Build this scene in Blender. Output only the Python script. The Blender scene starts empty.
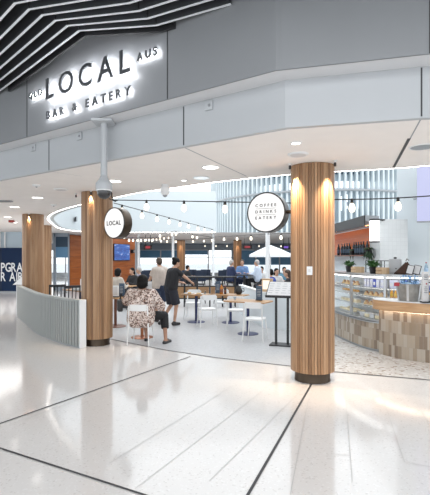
import bpy, bmesh, math, random
from mathutils import Vector, Matrix
random.seed(7)
S = bpy.context.scene
COL = S.collection
R = math.radians
# ------------------------------------------------------------------ camera
FPX, CX, HY, CAMZ = 430.0, 215.0, 258.0, 1.7
cd = bpy.data.cameras.new('camera'); cam = bpy.data.objects.new('camera', cd); COL.objects.link(cam)
cam.location = (0, 0, CAMZ); cam.rotation_euler = (R(90), 0, 0)
cd.sensor_width = 36; cd.lens = FPX * 36 / 495.0; cd.shift_y = 10.5 / 495.0
cd.clip_start = .05; cd.clip_end = 400
S.camera = cam
# ------------------------------------------------------------------ world and big lights
w = bpy.data.worlds.new('world'); S.world = w; w.use_nodes = True
bg = w.node_tree.nodes['Background']
bg.inputs[0].default_value = (.90, .96, 1, 1); bg.inputs[1].default_value = 1.7
S.view_settings.view_transform = 'Standard'; S.view_settings.look = 'None'
S.view_settings.gamma = 1; S.view_settings.use_curve_mapping = False
S.view_settings.exposure = 0.15

def area(name, loc, size, power, color=(1, .97, .93), rot=(0, 0, 0), sy=None, spread=None):
    l = bpy.data.lights.new(name, 'AREA'); l.energy = power; l.color = color; l.size = size
    if sy: l.shape = 'RECTANGLE'; l.size_y = sy
    if spread: l.spread = spread
    o = bpy.data.objects.new(name, l); o.location = loc; o.rotation_euler = rot; COL.objects.link(o)
    return o
def spot(name, loc, target, power, angle=60, color=(1, .78, .55), blend=.6, radius=.03):
    l = bpy.data.lights.new(name, 'SPOT'); l.energy = power; l.color = color; l.spot_size = R(angle)
    l.spot_blend = blend; l.shadow_soft_size = radius
    o = bpy.data.objects.new(name, l); o.location = loc
    d = Vector(target) - Vector(loc); o.rotation_euler = d.to_track_quat('-Z', 'Y').to_euler()
    COL.objects.link(o); return o
area('concourse_fill', (0, -1.5, 4.6), 8, 190, (1, .97, .94), sy=6)  # unseen area lamp added behind the camera to brighten floor and fascia
area('atrium_skylight', (1.5, 15, 6.9), 10, 300, (.95, .98, 1), sy=10)
area('dining_fill', (-2, 28, 2.9), 9, 220, (1, .95, .9), sy=8)  # added area lamp without a fitting, lifts the far dining room
area('hall_fill', (-9, 15, 2.9), 4, 150, (1, .97, .94), sy=6)  # added area lamp with no fitting, brightens the walkway floor and its bounce
area('counter_light', (6.0, 8.2, 4.4), 2.5, 60, (1, .97, .94), sy=3)

# ------------------------------------------------------------------ helpers
def P(px, py, Y): return Vector(((px - CX) / FPX * Y, Y, CAMZ - (py - HY) / FPX * Y))
def G(px, py):
    Y = CAMZ * FPX / (py - HY); return ((px - CX) / FPX * Y, Y)
CEIL = 2.985
def Cc(px, py):
    Y = (CEIL - CAMZ) * FPX / (HY - py); return ((px - CX) / FPX * Y, Y)

def mat(name, color, rough=.5, metal=0, spec=.5, noise=0, nscale=6, stretch=(1, 1, 1), bump=0, emit=0, ecol=None, coat=0):
    m = bpy.data.materials.new(name); m.use_nodes = True
    nt = m.node_tree; b = nt.nodes['Principled BSDF']
    c = (*color, 1)
    b.inputs['Base Color'].default_value = c; b.inputs['Roughness'].default_value = rough
    b.inputs['Metallic'].default_value = metal; b.inputs['Specular IOR Level'].default_value = spec
    b.inputs['Coat Weight'].default_value = coat
    if emit:
        b.inputs['Emission Color'].default_value = (*(ecol or color), 1); b.inputs['Emission Strength'].default_value = emit
    if noise or bump:
        tc = nt.nodes.new('ShaderNodeTexCoord'); mp = nt.nodes.new('ShaderNodeMapping'); mp.inputs['Scale'].default_value = stretch
        nz = nt.nodes.new('ShaderNodeTexNoise'); nz.inputs['Scale'].default_value = nscale; nz.inputs['Detail'].default_value = 6
        nt.links.new(tc.outputs['Object'], mp.inputs['Vector']); nt.links.new(mp.outputs['Vector'], nz.inputs['Vector'])
        if noise:
            rp = nt.nodes.new('ShaderNodeValToRGB')
            rp.color_ramp.elements[0].position = .3; rp.color_ramp.elements[1].position = .7
            rp.color_ramp.elements[0].color = (*[max(0, v * (1 - noise)) for v in color], 1)
            rp.color_ramp.elements[1].color = (*[min(1, v * (1 + noise)) for v in color], 1)
            nt.links.new(nz.outputs['Fac'], rp.inputs['Fac']); nt.links.new(rp.outputs['Color'], b.inputs['Base Color'])
        if bump:
            bp = nt.nodes.new('ShaderNodeBump'); bp.inputs['Strength'].default_value = bump; bp.inputs['Distance'].default_value = .01
            nt.links.new(nz.outputs['Fac'], bp.inputs['Height']); nt.links.new(bp.outputs['Normal'], b.inputs['Normal'])
    return m

def wood(name, dark, light, rough=.45, scale=2.0, stretch=(9, 9, .6)):
    m = bpy.data.materials.new(name); m.use_nodes = True; nt = m.node_tree; b = nt.nodes['Principled BSDF']
    tc = nt.nodes.new('ShaderNodeTexCoord'); mp = nt.nodes.new('ShaderNodeMapping'); mp.inputs['Scale'].default_value = stretch
    nz = nt.nodes.new('ShaderNodeTexNoise'); nz.inputs['Scale'].default_value = scale; nz.inputs['Detail'].default_value = 8; nz.inputs['Distortion'].default_value = .6
    rp = nt.nodes.new('ShaderNodeValToRGB'); rp.color_ramp.elements[0].position = .32; rp.color_ramp.elements[1].position = .68
    rp.color_ramp.elements[0].color = (*dark, 1); rp.color_ramp.elements[1].color = (*light, 1)
    L = nt.links.new
    L(tc.outputs['Object'], mp.inputs['Vector']); L(mp.outputs['Vector'], nz.inputs['Vector']); L(nz.outputs['Fac'], rp.inputs['Fac']); L(rp.outputs['Color'], b.inputs['Base Color'])
    b.inputs['Roughness'].default_value = rough
    return m

def speckle(name, base, dark, light, scale, rough, amount=.16, spec=.5):
    """terrazzo: chips of two tones in a base"""
    m = bpy.data.materials.new(name); m.use_nodes = True; nt = m.node_tree; b = nt.nodes['Principled BSDF']; L = nt.links.new
    tc = nt.nodes.new('ShaderNodeTexCoord')
    v = nt.nodes.new('ShaderNodeTexVoronoi'); v.inputs['Scale'].default_value = scale
    L(tc.outputs['Object'], v.inputs['Vector'])
    rp = nt.nodes.new('ShaderNodeValToRGB'); rp.color_ramp.interpolation = 'CONSTANT'
    e = rp.color_ramp.elements; e[0].position = 0; e[0].color = (*dark, 1); e[1].position = amount * .5; e[1].color = (*base, 1)
    x = e.new(1 - amount); x.color = (*light, 1)
    sp = nt.nodes.new('ShaderNodeSeparateColor'); L(v.outputs['Color'], sp.inputs['Color']); L(sp.outputs['Red'], rp.inputs['Fac'])
    n = nt.nodes.new('ShaderNodeTexNoise'); n.inputs['Scale'].default_value = .5; n.inputs['Detail'].default_value = 3; L(tc.outputs['Object'], n.inputs['Vector'])
    mx = nt.nodes.new('ShaderNodeMix'); mx.data_type = 'RGBA'; mx.blend_type = 'MULTIPLY'; mx.inputs[0].default_value = .25
    r2 = nt.nodes.new('ShaderNodeValToRGB'); r2.color_ramp.elements[0].color = (.75, .75, .76, 1); r2.color_ramp.elements[1].color = (1, 1, 1, 1)
    L(n.outputs['Fac'], r2.inputs['Fac']); L(rp.outputs['Color'], mx.inputs[6]); L(r2.outputs['Color'], mx.inputs[7]); L(mx.outputs[2], b.inputs['Base Color'])
    b.inputs['Roughness'].default_value = rough; b.inputs['Specular IOR Level'].default_value = spec
    return m

def tilemat(name, tw, th, cols, grout, off=.5, gap=.03, rough=.35):
    m = bpy.data.materials.new(name); m.use_nodes = True; nt = m.node_tree; b = nt.nodes['Principled BSDF']; L = nt.links.new
    def math_(op, a, c=None, d=None):
        n = nt.nodes.new('ShaderNodeMath'); n.operation = op
        for i, q in enumerate((a, c, d)):
            if q is None: continue
            if isinstance(q, (int, float)): n.inputs[i].default_value = q
            else: L(q, n.inputs[i])
        return n.outputs[0]
    uv = nt.nodes.new('ShaderNodeUVMap'); sx = nt.nodes.new('ShaderNodeSeparateXYZ'); L(uv.outputs[0], sx.inputs[0])
    v = math_('DIVIDE', sx.outputs[1], th); row = math_('FLOOR', v)
    u = math_('ADD', math_('DIVIDE', sx.outputs[0], tw), math_('MULTIPLY', row, off)); cu = math_('FLOOR', u)
    cb = nt.nodes.new('ShaderNodeCombineXYZ'); L(cu, cb.inputs[0]); L(row, cb.inputs[1])
    wn = nt.nodes.new('ShaderNodeTexWhiteNoise'); wn.noise_dimensions = '2D'; L(cb.outputs[0], wn.inputs['Vector'])
    rp = nt.nodes.new('ShaderNodeValToRGB'); rp.color_ramp.interpolation = 'CONSTANT'
    e = rp.color_ramp.elements
    while len(e) < len(cols): e.new(.5)
    for i, c in enumerate(cols): e[i].position = i / len(cols); e[i].color = (*c, 1)
    L(wn.outputs['Value'], rp.inputs['Fac'])
    fu = math_('FRACT', u); fv = math_('FRACT', v)
    g = math_('MINIMUM', math_('MINIMUM', fu, math_('SUBTRACT', 1, fu)), math_('MULTIPLY', math_('MINIMUM', fv, math_('SUBTRACT', 1, fv)), th / tw))
    gm = math_('LESS_THAN', g, gap)
    mx = nt.nodes.new('ShaderNodeMix'); mx.data_type = 'RGBA'; L(gm, mx.inputs[0]); L(rp.outputs[0], mx.inputs[6]); mx.inputs[7].default_value = (*grout, 1)
    L(mx.outputs[2], b.inputs['Base Color']); b.inputs['Roughness'].default_value = rough
    return m

def glassmat(name, tint=(1, 1, 1), refl=.08):
    m = bpy.data.materials.new(name); m.use_nodes = True; nt = m.node_tree; L = nt.links.new
    nt.nodes.remove(nt.nodes['Principled BSDF']); out = nt.nodes['Material Output']
    t = nt.nodes.new('ShaderNodeBsdfTransparent'); t.inputs[0].default_value = (*tint, 1)
    g = nt.nodes.new('ShaderNodeBsdfGlossy'); g.inputs['Roughness'].default_value = .03
    lw = nt.nodes.new('ShaderNodeLayerWeight'); lw.inputs[0].default_value = .5
    pw = nt.nodes.new('ShaderNodeMath'); pw.operation = 'POWER'; pw.inputs[1].default_value = 4.5; L(lw.outputs['Facing'], pw.inputs[0])
    ml = nt.nodes.new('ShaderNodeMath'); ml.operation = 'MULTIPLY_ADD'; ml.inputs[1].default_value = .55; ml.inputs[2].default_value = refl * .5; L(pw.outputs[0], ml.inputs[0])
    mx = nt.nodes.new('ShaderNodeMixShader'); L(ml.outputs[0], mx.inputs[0]); L(t.outputs[0], mx.inputs[1]); L(g.outputs[0], mx.inputs[2]); L(mx.outputs[0], out.inputs[0])
    return m

def emat(name, color, strength, base=.8):
    m = bpy.data.materials.new(name); m.use_nodes = True; b = m.node_tree.nodes['Principled BSDF']
    b.inputs['Base Color'].default_value = (*[min(base, c) for c in color], 1); b.inputs['Emission Color'].default_value = (*color, 1); b.inputs['Emission Strength'].default_value = strength
    return m

class MB:
    def __init__(s): s.bm = bmesh.new(); s.mi = 0; s.uv = None
    def face(s, vs, uvs=None):
        try: f = s.bm.faces.new(vs)
        except ValueError: return None
        f.material_index = s.mi
        if uvs:
            if s.uv is None: s.uv = s.bm.loops.layers.uv.new('UVMap')
            for l, u in zip(f.loops, uvs): l[s.uv].uv = u
        return f
    def v(s, p): return s.bm.verts.new(p)
    def box(s, c, d, rz=0, bev=0, M=None):
        m = Matrix.Translation(Vector(c)) @ Matrix.Rotation(rz, 4, 'Z') if M is None else M
        vs = [s.v(m @ Vector((x * d[0] / 2, y * d[1] / 2, z * d[2] / 2))) for x in (-1, 1) for y in (-1, 1) for z in (-1, 1)]
        fs = [s.face([vs[i] for i in q]) for q in ((0, 1, 3, 2), (4, 6, 7, 5), (0, 4, 5, 1), (2, 3, 7, 6), (0, 2, 6, 4), (1, 5, 7, 3))]
        if bev:
            es = list({e for f in fs for e in f.edges}); r = bmesh.ops.bevel(s.bm, geom=es, offset=bev, segments=2, affect='EDGES', profile=.5)
            for f in r['faces']: f.material_index = s.mi
        return s
    def prism(s, poly, z0, z1, bev=0, uv=False):
        n = len(poly); a = [s.v((*p, z0)) for p in poly]; b = [s.v((*p, z1)) for p in poly]
        t = s.face(b); bo = s.face(a[::-1]); u = 0
        for i in range(n):
            j = (i + 1) % n; L = (Vector(poly[j]) - Vector(poly[i])).length
            s.face([a[i], a[j], b[j], b[i]], [(u, z0), (u + L, z0), (u + L, z1), (u, z1)] if uv else None); u += L
        if bev and t:
            es = list(t.edges) + list(bo.edges)
            r = bmesh.ops.bevel(s.bm, geom=es, offset=bev, segments=2, affect='EDGES', profile=.5)
            for f in r['faces']: f.material_index = s.mi
        return s
    def xprism(s, poly3, off):
        """extrude a planar 3-D polygon by a vector"""
        off = Vector(off); n = len(poly3); a = [s.v(Vector(p)) for p in poly3]; b = [s.v(Vector(p) + off) for p in poly3]
        s.face(b); s.face(a[::-1])
        for i in range(n): j = (i + 1) % n; s.face([a[i], a[j], b[j], b[i]])
        return s
    def strip(s, pts, z0, z1, t):
        """upright wall following plan points, thickness t to the left of travel; faces carry uv in metres"""
        n = len(pts); L = [0]
        for i in range(1, n): L.append(L[-1] + (Vector(pts[i]) - Vector(pts[i - 1])).length)
        q = offset(pts, t)
        r = [[s.v((*p, z)) for p in pts] for z in (z0, z1)] + [[s.v((*p, z)) for p in q] for z in (z0, z1)]
        for i in range(n - 1):
            s.face([r[0][i], r[0][i + 1], r[1][i + 1], r[1][i]], [(L[i], z0), (L[i + 1], z0), (L[i + 1], z1), (L[i], z1)])
            s.face([r[2][i + 1], r[2][i], r[3][i], r[3][i + 1]], [(L[i + 1], z0), (L[i], z0), (L[i], z1), (L[i + 1], z1)])
            s.face([r[1][i], r[1][i + 1], r[3][i + 1], r[3][i]], [(0, 0)] * 4); s.face([r[0][i + 1], r[0][i], r[2][i], r[2][i + 1]], [(0, 0)] * 4)
        for i in (0, n - 1): s.face([r[0][i], r[1][i], r[3][i], r[2][i]], [(0, z0), (0, z1), (t, z1), (t, z0)])
        return s
    def tube(s, pts, r, seg=8, closed=False, caps=True):
        pts = [Vector(p) for p in pts]; n = len(pts); rings = []
        rr = r if isinstance(r, (list, tuple)) else [r] * n
        up = None
        for i, p in enumerate(pts):
            a = pts[i - 1] if (i or closed) else p; b = pts[(i + 1) % n] if (i < n - 1 or closed) else p
            d = (b - a).normalized()
            if up is None or abs(up.dot(d)) > .98: up = Vector((0, 0, 1)) if abs(d.z) < .9 else Vector((1, 0, 0))
            x = d.cross(up).normalized(); y = x.cross(d).normalized(); up = y
            rings.append([s.v(p + (x * math.cos(2 * math.pi * k / seg) + y * math.sin(2 * math.pi * k / seg)) * rr[i]) for k in range(seg)])
        for i in range(n if closed else n - 1):
            A, B = rings[i], rings[(i + 1) % n]
            for k in range(seg): s.face([A[k], A[(k + 1) % seg], B[(k + 1) % seg], B[k]])
        if caps and not closed: s.face(rings[0][::-1]); s.face(rings[-1])
        return s
    def lathe(s, prof, c=(0, 0, 0), seg=24, M=None):
        m = M if M is not None else Matrix.Translation(Vector(c)); rings = []
        for r, z in prof:
            if r < 1e-5: rings.append([s.v(m @ Vector((0, 0, z)))])
            else: rings.append([s.v(m @ Vector((r * math.cos(2 * math.pi * k / seg), r * math.sin(2 * math.pi * k / seg), z))) for k in range(seg)])
        for A, B in zip(rings, rings[1:]):
            for k in range(seg):
                j = (k + 1) % seg
                if len(A) == 1 and len(B) == 1: continue
                if len(A) == 1: s.face([A[0], B[j], B[k]])
                elif len(B) == 1: s.face([A[k], A[j], B[0]])
                else: s.face([A[k], A[j], B[j], B[k]])
        if len(rings[0]) > 1: s.face(rings[0][::-1])
        if len(rings[-1]) > 1 and not (len(rings) == 2 and len(rings[0]) == 1): s.face(rings[-1])
        return s
    def ball(s, c, r, seg=12, M=None):
        r = Vector((r, r, r)) if isinstance(r, (int, float)) else Vector(r)
        m = Matrix.Translation(Vector(c)) @ (M or Matrix.Identity(4)) @ Matrix.Diagonal((*r, 1))
        rg = bmesh.ops.create_uvsphere(s.bm, u_segments=seg, v_segments=max(6, seg * 2 // 3), radius=1, matrix=m)
        for f in {f for vv in rg['verts'] for f in vv.link_faces}: f.material_index = s.mi
        return s
    def cone(s, a, b, ra, rb, seg=14, round_=True):
        """tapered limb from a to b, with round ends"""
        a, b = Vector(a), Vector(b); d = b - a
        if d.length < 1e-4: return s.ball(a, ra)
        q = d.to_track_quat('Z', 'Y').to_matrix().to_4x4(); s.lathe([(ra, 0), (rb, d.length)], seg=seg, M=Matrix.Translation(a) @ q)
        if round_: s.ball(a, ra * .995, seg); s.ball(b, rb * .995, seg)
        return s
    def mesh(s, name, mats=(), smooth=False, parent=None):
        bmesh.ops.recalc_face_normals(s.bm, faces=s.bm.faces[:])
        me = bpy.data.meshes.new(name); s.bm.to_mesh(me); s.bm.free()
        for m in (mats if isinstance(mats, (list, tuple)) else [mats]): me.materials.append(m)
        if smooth:
            me.polygons.foreach_set('use_smooth', [True] * len(me.polygons))
            if smooth != 'all':
                try: me.set_sharp_from_angle(angle=R(40))
                except Exception: pass
        return me
    def build(s, name, mats, parent=None, smooth=True, local=True):
        """link as ONE mesh object; local=False: the coordinates are world ones"""
        if parent is not None and not local:
            s.bm.transform(worldm(parent).inverted())
        o = bpy.data.objects.new(name, s.mesh(name, mats, smooth)); COL.objects.link(o)
        if parent is not None: o.parent = parent
        return o

def worldm(o):
    m = o.matrix_basis.copy()
    return worldm(o.parent) @ m if o.parent else m

def offset(pts, t):
    out = []; n = len(pts)
    for i, p in enumerate(pts):
        a = Vector(pts[max(i - 1, 0)]); b = Vector(pts[min(i + 1, n - 1)]); d = (b - a).normalized()
        out.append((p[0] - d.y * t, p[1] + d.x * t))
    return out
def catmull(pts, k=6):
    pts = [Vector(p) for p in pts]; q = [pts[0] * 2 - pts[1]] + pts + [pts[-1] * 2 - pts[-2]]; out = []
    for i in range(1, len(q) - 2):
        a, b, c, d = q[i - 1:i + 3]
        for j in range(k):
            t = j / k; out.append(.5 * ((2 * b) + (c - a) * t + (2 * a - 5 * b + 4 * c - d) * t * t + (3 * b - a - 3 * c + d) * t ** 3))
    out.append(pts[-1]); return [tuple(p) for p in out]

def tag(o, label, cat, group=None, kind=None):
    o['label'] = label; o['category'] = cat
    if group: o['group'] = group
    if kind: o['kind'] = kind
    return o
def thing(name, label, cat, loc=(0, 0, 0), rz=0, group=None):
    o = bpy.data.objects.new(name, None); COL.objects.link(o); o.empty_display_size = .1
    o.location = loc; o.rotation_euler = (0, 0, rz)
    return tag(o, label, cat, group)
def struct(o): o['kind'] = 'structure'; return o

FONT_H = {}
def glyph(ch, cap, depth, bold=0, inset=0):
    """mesh of one character, standing in the x-z plane facing -y, left edge at 0, baseline at 0"""
    cu = bpy.data.curves.new('glyph', 'FONT'); cu.body = ch; cu.size = cap / .729; cu.extrude = max(.0001, depth / 2 - bold); cu.bevel_depth = bold; cu.bevel_resolution = 0; cu.offset = -inset; cu.resolution_u = 3
    o = bpy.data.objects.new('glyph', cu); COL.objects.link(o)
    dg = bpy.context.evaluated_depsgraph_get(); me = bpy.data.meshes.new_from_object(o.evaluated_get(dg))
    bpy.data.objects.remove(o); bpy.data.curves.remove(cu)
    xs = [v.co.x for v in me.vertices]; x0, x1 = min(xs), max(xs)
    me.transform(Matrix.Rotation(R(90), 4, 'X') @ Matrix.Translation((-x0, 0, 0)))
    return me, x1 - x0
def lettering(parent, text, width, cap, depth, material, x0=0, z0=0, y=0, bold=0, name='letter', halo=None, bsp=None, xs=1):
    """letters spread over a width, each its own part; halo = (material, depth, y)"""
    gl = []
    for ch in text:
        gl.append(None if ch == ' ' else glyph(ch, cap, depth, bold))
    if xs != 1:
        gl = [None if g is None else (g[0], g[1] * xs) for g in gl]
        for g in gl:
            if g: g[0].transform(Matrix.Diagonal((xs, 1, 1, 1)))
    sp = cap * .55 if bsp is None else bsp
    tot = sum(sp if g is None else g[1] for g in gl); gap = (width - tot) / max(1, len(gl) - 1); x = x0
    for ch, g in zip(text, gl):
        if g is None: x += sp + gap; continue
        me, wd = g; me.materials.clear(); me.materials.append(material); me.name = name
        o = bpy.data.objects.new(name, me); COL.objects.link(o); o.parent = parent; o.location = (x, y, z0)
        if halo:
            hm, hd, hy = halo; h = glyph(ch, cap, hd, 0, .012 if cap > .2 else .002)[0]; h.materials.clear(); h.materials.append(hm)
            ho = bpy.data.objects.new('halo_light', h); COL.objects.link(ho); ho.parent = o; ho.location = (0, hy, 0)
        x += wd + gap
# ------------------------------------------------------------------ materials
M = {}
M['ceiling'] = mat('ceiling_paint', (.90, .865, .835), .7, noise=.02, nscale=3)
M['fascia'] = mat('fascia_panel', (.265, .273, .287), .38, noise=.02, nscale=1.5)
M['fascia_low'] = mat('fascia_low_panel', (.455, .47, .49), .4, noise=.02, nscale=1.5)
M['ledge'] = mat('ledge_panel', (.68, .68, .69), .4)
M['joint'] = mat('joint', (.05, .05, .055), .6)
M['floor'] = speckle('terrazzo', (.72, .695, .68), (.63, .60, .585), (.76, .74, .73), 75, .10, .085)
M['floor_grey'] = speckle('eatery_floor', (.50, .50, .51), (.45, .45, .46), (.55, .55, .56), 40, .32, .2)
M['floor_white'] = speckle('counter_terrazzo', (.64, .62, .60), (.42, .36, .32), (.74, .73, .72), 24, .2, .22)
M['black'] = mat('black_metal', (.018, .018, .02), .45)
M['bronze'] = mat('bronze', (.055, .038, .025), .32, metal=.7)
M['white'] = mat('white_paint', (.80, .81, .82), .45)
M['white_wall'] = mat('white_wall', (.70, .75, .78), .6)
M['atrium'] = mat('atrium_wall', (.60, .645, .665), .6)
M['navy'] = mat('navy_metal', (.018, .028, .11), .35)
M['chair'] = mat('white_chair', (.80, .80, .80), .35)
M['led'] = emat('led', (1, .93, .84), 10)
M['bulb'] = emat('bulb_glow', (1, .86, .68), 1.5)
M['light'] = emat('lamp_face', (1, .95, .88), 5)
M['face'] = emat('sign_face', (1, .985, .97), .85, .12)
M['halo'] = emat('halo', (.97, .98, 1), 75); M['halo_small'] = emat('halo_small', (.97, .98, 1), 30)
M['letter'] = mat('letter_metal', (.075, .08, .088), .45)
M['ink'] = mat('ink', (.02, .02, .022), .5)
M['baffle'] = mat('baffle_dark', (.055, .058, .064), .5)
M['edge'] = mat('baffle_edge', (.80, .82, .85), .3)
M['tabletop'] = wood('oak_top', (.36, .19, .08), (.55, .32, .16), .3, 3, (1, 8, 1))
M['timber'] = wood('timber_edge', (.44, .25, .12), (.60, .38, .21), .35, 2.5, (1, 1, 9))
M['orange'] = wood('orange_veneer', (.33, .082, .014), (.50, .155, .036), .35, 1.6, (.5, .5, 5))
M['orange_lit'] = wood('orange_panel', (.50, .105, .018), (.64, .17, .04), .4, 1.2, (.5, .5, 3))  # warm light put into the colour: brighter, more saturated copy of the orange
M['walnut'] = wood('walnut', (.13, .045, .025), (.24, .09, .05), .35)
M['ply'] = wood('pale_timber', (.50, .34, .20), (.66, .48, .31), .5)
M['slats'] = [wood('slat_wood_%d' % i, d, l, .42) for i, (d, l) in enumerate([
    ((.25, .130, .062), (.36, .205, .105)), ((.31, .172, .088), (.43, .26, .142)), ((.19, .096, .045), (.29, .16, .082)), ((.36, .208, .112), (.48, .30, .175))])]
M['flute'] = mat('grey_fluted', (.36, .375, .37), .6)
M['tile'] = tilemat('counter_tile', .062, .21, [(.30, .235, .17), (.41, .345, .275), (.235, .175, .125), (.35, .28, .21), (.44, .385, .32)], (.33, .29, .25), .5, .025, .3)
M['wtile'] = tilemat('white_tile', .10, .10, [(.60, .62, .63), (.62, .64, .65)], (.54, .56, .57), 0, .03, .3)
M['glass'] = glassmat('glass')
M['case_glass'] = glassmat('case_glass', (.97, .985, .99), .05)
M['steel'] = mat('brushed_steel', (.50, .51, .52), .32, metal=.85)
M['grey_metal'] = mat('grey_metal', (.34, .36, .38), .4)
M['paper'] = mat('paper', (.66, .65, .655), .6)
M['skin'] = mat('skin', (.50, .29, .20), .5, noise=.06, nscale=8)
M['skin_dark'] = mat('skin_tan', (.36, .19, .125), .5, noise=.06, nscale=8)
M['hair'] = mat('black_hair', (.006, .005, .005), .6, spec=.2, bump=.5, nscale=60)
M['hair_grey'] = mat('grey_hair', (.40, .38, .36), .6)
M['hair_brown'] = mat('brown_hair', (.06, .035, .022), .5)
M['eye'] = mat('eye', (.03, .02, .02), .2)
M['lip'] = mat('lip', (.42, .15, .13), .5)
M['leaf'] = mat('leaf', (.045, .13, .03), .5, noise=.4, nscale=30)
M['leaf_dark'] = mat('leaf_dark', (.02, .055, .02), .5, noise=.4, nscale=30)
M['soil'] = mat('soil', (.03, .02, .015), .9)
M['hoarding'] = mat('hoarding_blue', (.004, .020, .065), .6, spec=.25)
M['blind'] = mat('blind_blue', (.16, .33, .52), .7)
M['blind_dark'] = mat('blind_dark', (.05, .085, .13), .7)
M['bulkhead'] = mat('bulkhead_grey', (.34, .39, .45), .6)
M['canvas'] = mat('parasol_canvas', (.80, .82, .84), .8)
def cloth(n, c, noise=.08): return mat(n, c, .85, noise=noise, nscale=14)

# ------------------------------------------------------------------ floor
b = MB(); b.box((0, 17, -.05), (60, 46, .1)); struct(b.build('floor', M['floor'], smooth=False))
eat = [(1.52, 6.42), (1.18, 6.77), (0, 7.35), (-.905, 7.945), (-2.19, 9.02), (-2.52, 8.45), (-3.07, 8.75), (-3.93, 9.75), (-5.74, 12.65), (-6.6, 16), (-7.2, 21), (-8, 23), (-5.5, 30), (-7, 38), (10, 38), (10, 20), (4.2, 16), (2.5, 10.5)]
b = MB(); b.prism(eat[::-1], -.002, .003); struct(b.build('floor_eatery', M['floor_grey'], smooth=False))
cnt = [(1.52, 6.42), (2.5, 10.5), (4.2, 16), (10, 20), (10, 5.0), (3.6, 5.75), (3.0, 5.99), (1.75, 6.44)]
b = MB(); b.prism(cnt, -.002, .004); struct(b.build('floor_counter', M['floor_white'], smooth=False))
def floorline(name, pts, wd, z=.005, m='joint'):
    b = MB(); q = offset(pts, wd); vs = [b.v((*p, z)) for p in pts]; vq = [b.v((*p, z)) for p in q]
    for i in range(len(pts) - 1): b.face([vs[i], vs[i + 1], vq[i + 1], vq[i]])
    struct(b.build(name, M[m], smooth=False))
j1a, j1b = Vector(G(0, 423.4)), Vector(G(190, 356.5)); d = (j1a - j1b).normalized()
floorline('trim_1', [tuple(j1b), tuple(j1a + d * 4)], .022)
a0, a1 = Vector(G(0, 449.4)), Vector(G(140, 495)); d = (a1 - a0).normalized()
floorline('trim_2', [tuple(a0 - d * 4), tuple(a1 + d * 3)], .022)
a0, a1 = Vector((1.33, 5.9)), Vector(G(246.5, 494.5)); d = (a1 - a0).normalized()
floorline('trim_3', [tuple(a0), tuple(a1 + d * 3)], .024)
floorline('trim_4', [(4.2, 5.6), (3.0, 5.99), (1.75, 6.44), (1.18, 6.77), (0, 7.35), (-.905, 7.945), (-2.19, 9.02)], .03)
M['hair_joint'] = mat('hairline_joint', (.46, .45, .44), .5)
def vpline(n, px, py, py2, vx):  # tile joint running towards a vanishing point at the horizon
    k = (px - vx) / (py - HY); floorline(n, [G(vx + k * (py2 - HY), py2), G(px, py)], .0045, .0046, 'hair_joint')
n = 5
for px, py, py2 in ((290, 495, 400), (352, 482, 375), (404.4, 462.6, 378), (437, 440, 381)): vpline('trim_%d' % n, px, py, py2, 335); n += 1
for px, py, py2 in ((209.3, 481.2, 372), (134.9, 489, 376), (109.3, 463.6, 385), (25, 420, 395), (0, 361, 346)): vpline('trim_%d' % n, px, py, py2, 436); n += 1
floorline('trim_%d' % n, [G(331, 454), G(350.3, 456.3)], .0045, .0046, 'hair_joint'); n += 1
floorline('trim_%d' % n, [G(404.4, 462.6), G(445, 470)], .0045, .0046, 'hair_joint'); n += 1


# ------------------------------------------------------------------ fascia and ceilings
low = [(-14, 14.13), (-3.54, 7.08), (.689, 4.234), (1.884, 3.933), (4.5, 3.70), (13, 3.6)]
ledge = offset(low, -.24)
b = MB(); b.strip(low, CEIL - .004, 3.47, .06); struct(b.build('wall_fascia_lower', M['fascia_low'], smooth=False))
b = MB(); b.strip(ledge, 3.456, 4.95, .05); struct(b.build('wall_fascia_upper', M['fascia'], smooth=False))
b = MB(); n0 = len(low); A = [b.v((*p, 3.45)) for p in ledge]; B_ = [b.v((*p, 3.45)) for p in low]; A2 = [b.v((*p, 3.49)) for p in ledge]; B2 = [b.v((*p, 3.49)) for p in low]
for i in range(n0 - 1):
    b.face([A[i], A[i + 1], B_[i + 1], B_[i]]); b.face([A2[i], B2[i], B2[i + 1], A2[i + 1]])
struct(b.build('ceiling_ledge', M['ledge'], smooth=False))
rim = [(2.97, 5.94), (2.556, 6.14), (1.846, 6.35), (1.13, 6.60), (0, 7.25), (-.518, 7.66), (-1.46, 8.40), (-2.27, 9.29), (-3.16, 10.23), (-4.23, 11.66), (-5.0, 13.0), (-5.55, 14.3), (-6.0, 15.8), (-6.45, 17.4), (-6.75, 19.0), (-6.6, 20.4), (-5.9, 21.3), (-4.5, 21.6), (0, 21.6), (9, 21.6), (9, 5.3), (5, 5.45)]
outer = [(-14, 14.13), (-3.54, 7.08), (.689, 4.234), (1.884, 3.933), (4.5, 3.70), (13, 3.6), (13, 39), (-20, 39), (-20, 18.2)]
bm = bmesh.new()
def loop(ps):
    vs = [bm.verts.new((*p, CEIL)) for p in ps]; return [bm.edges.new((vs[i], vs[(i + 1) % len(vs)])) for i in range(len(vs))]
es = loop(outer) + loop(rim); bmesh.ops.triangle_fill(bm, use_beauty=True, edges=es)
for f in bm.faces:
    if f.normal.z > 0: f.normal_flip()
me = bpy.data.meshes.new('ceiling'); bm.to_mesh(me); bm.free(); me.materials.append(M['ceiling'])
o = bpy.data.objects.new('ceiling', me); COL.objects.link(o); struct(o)
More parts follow.
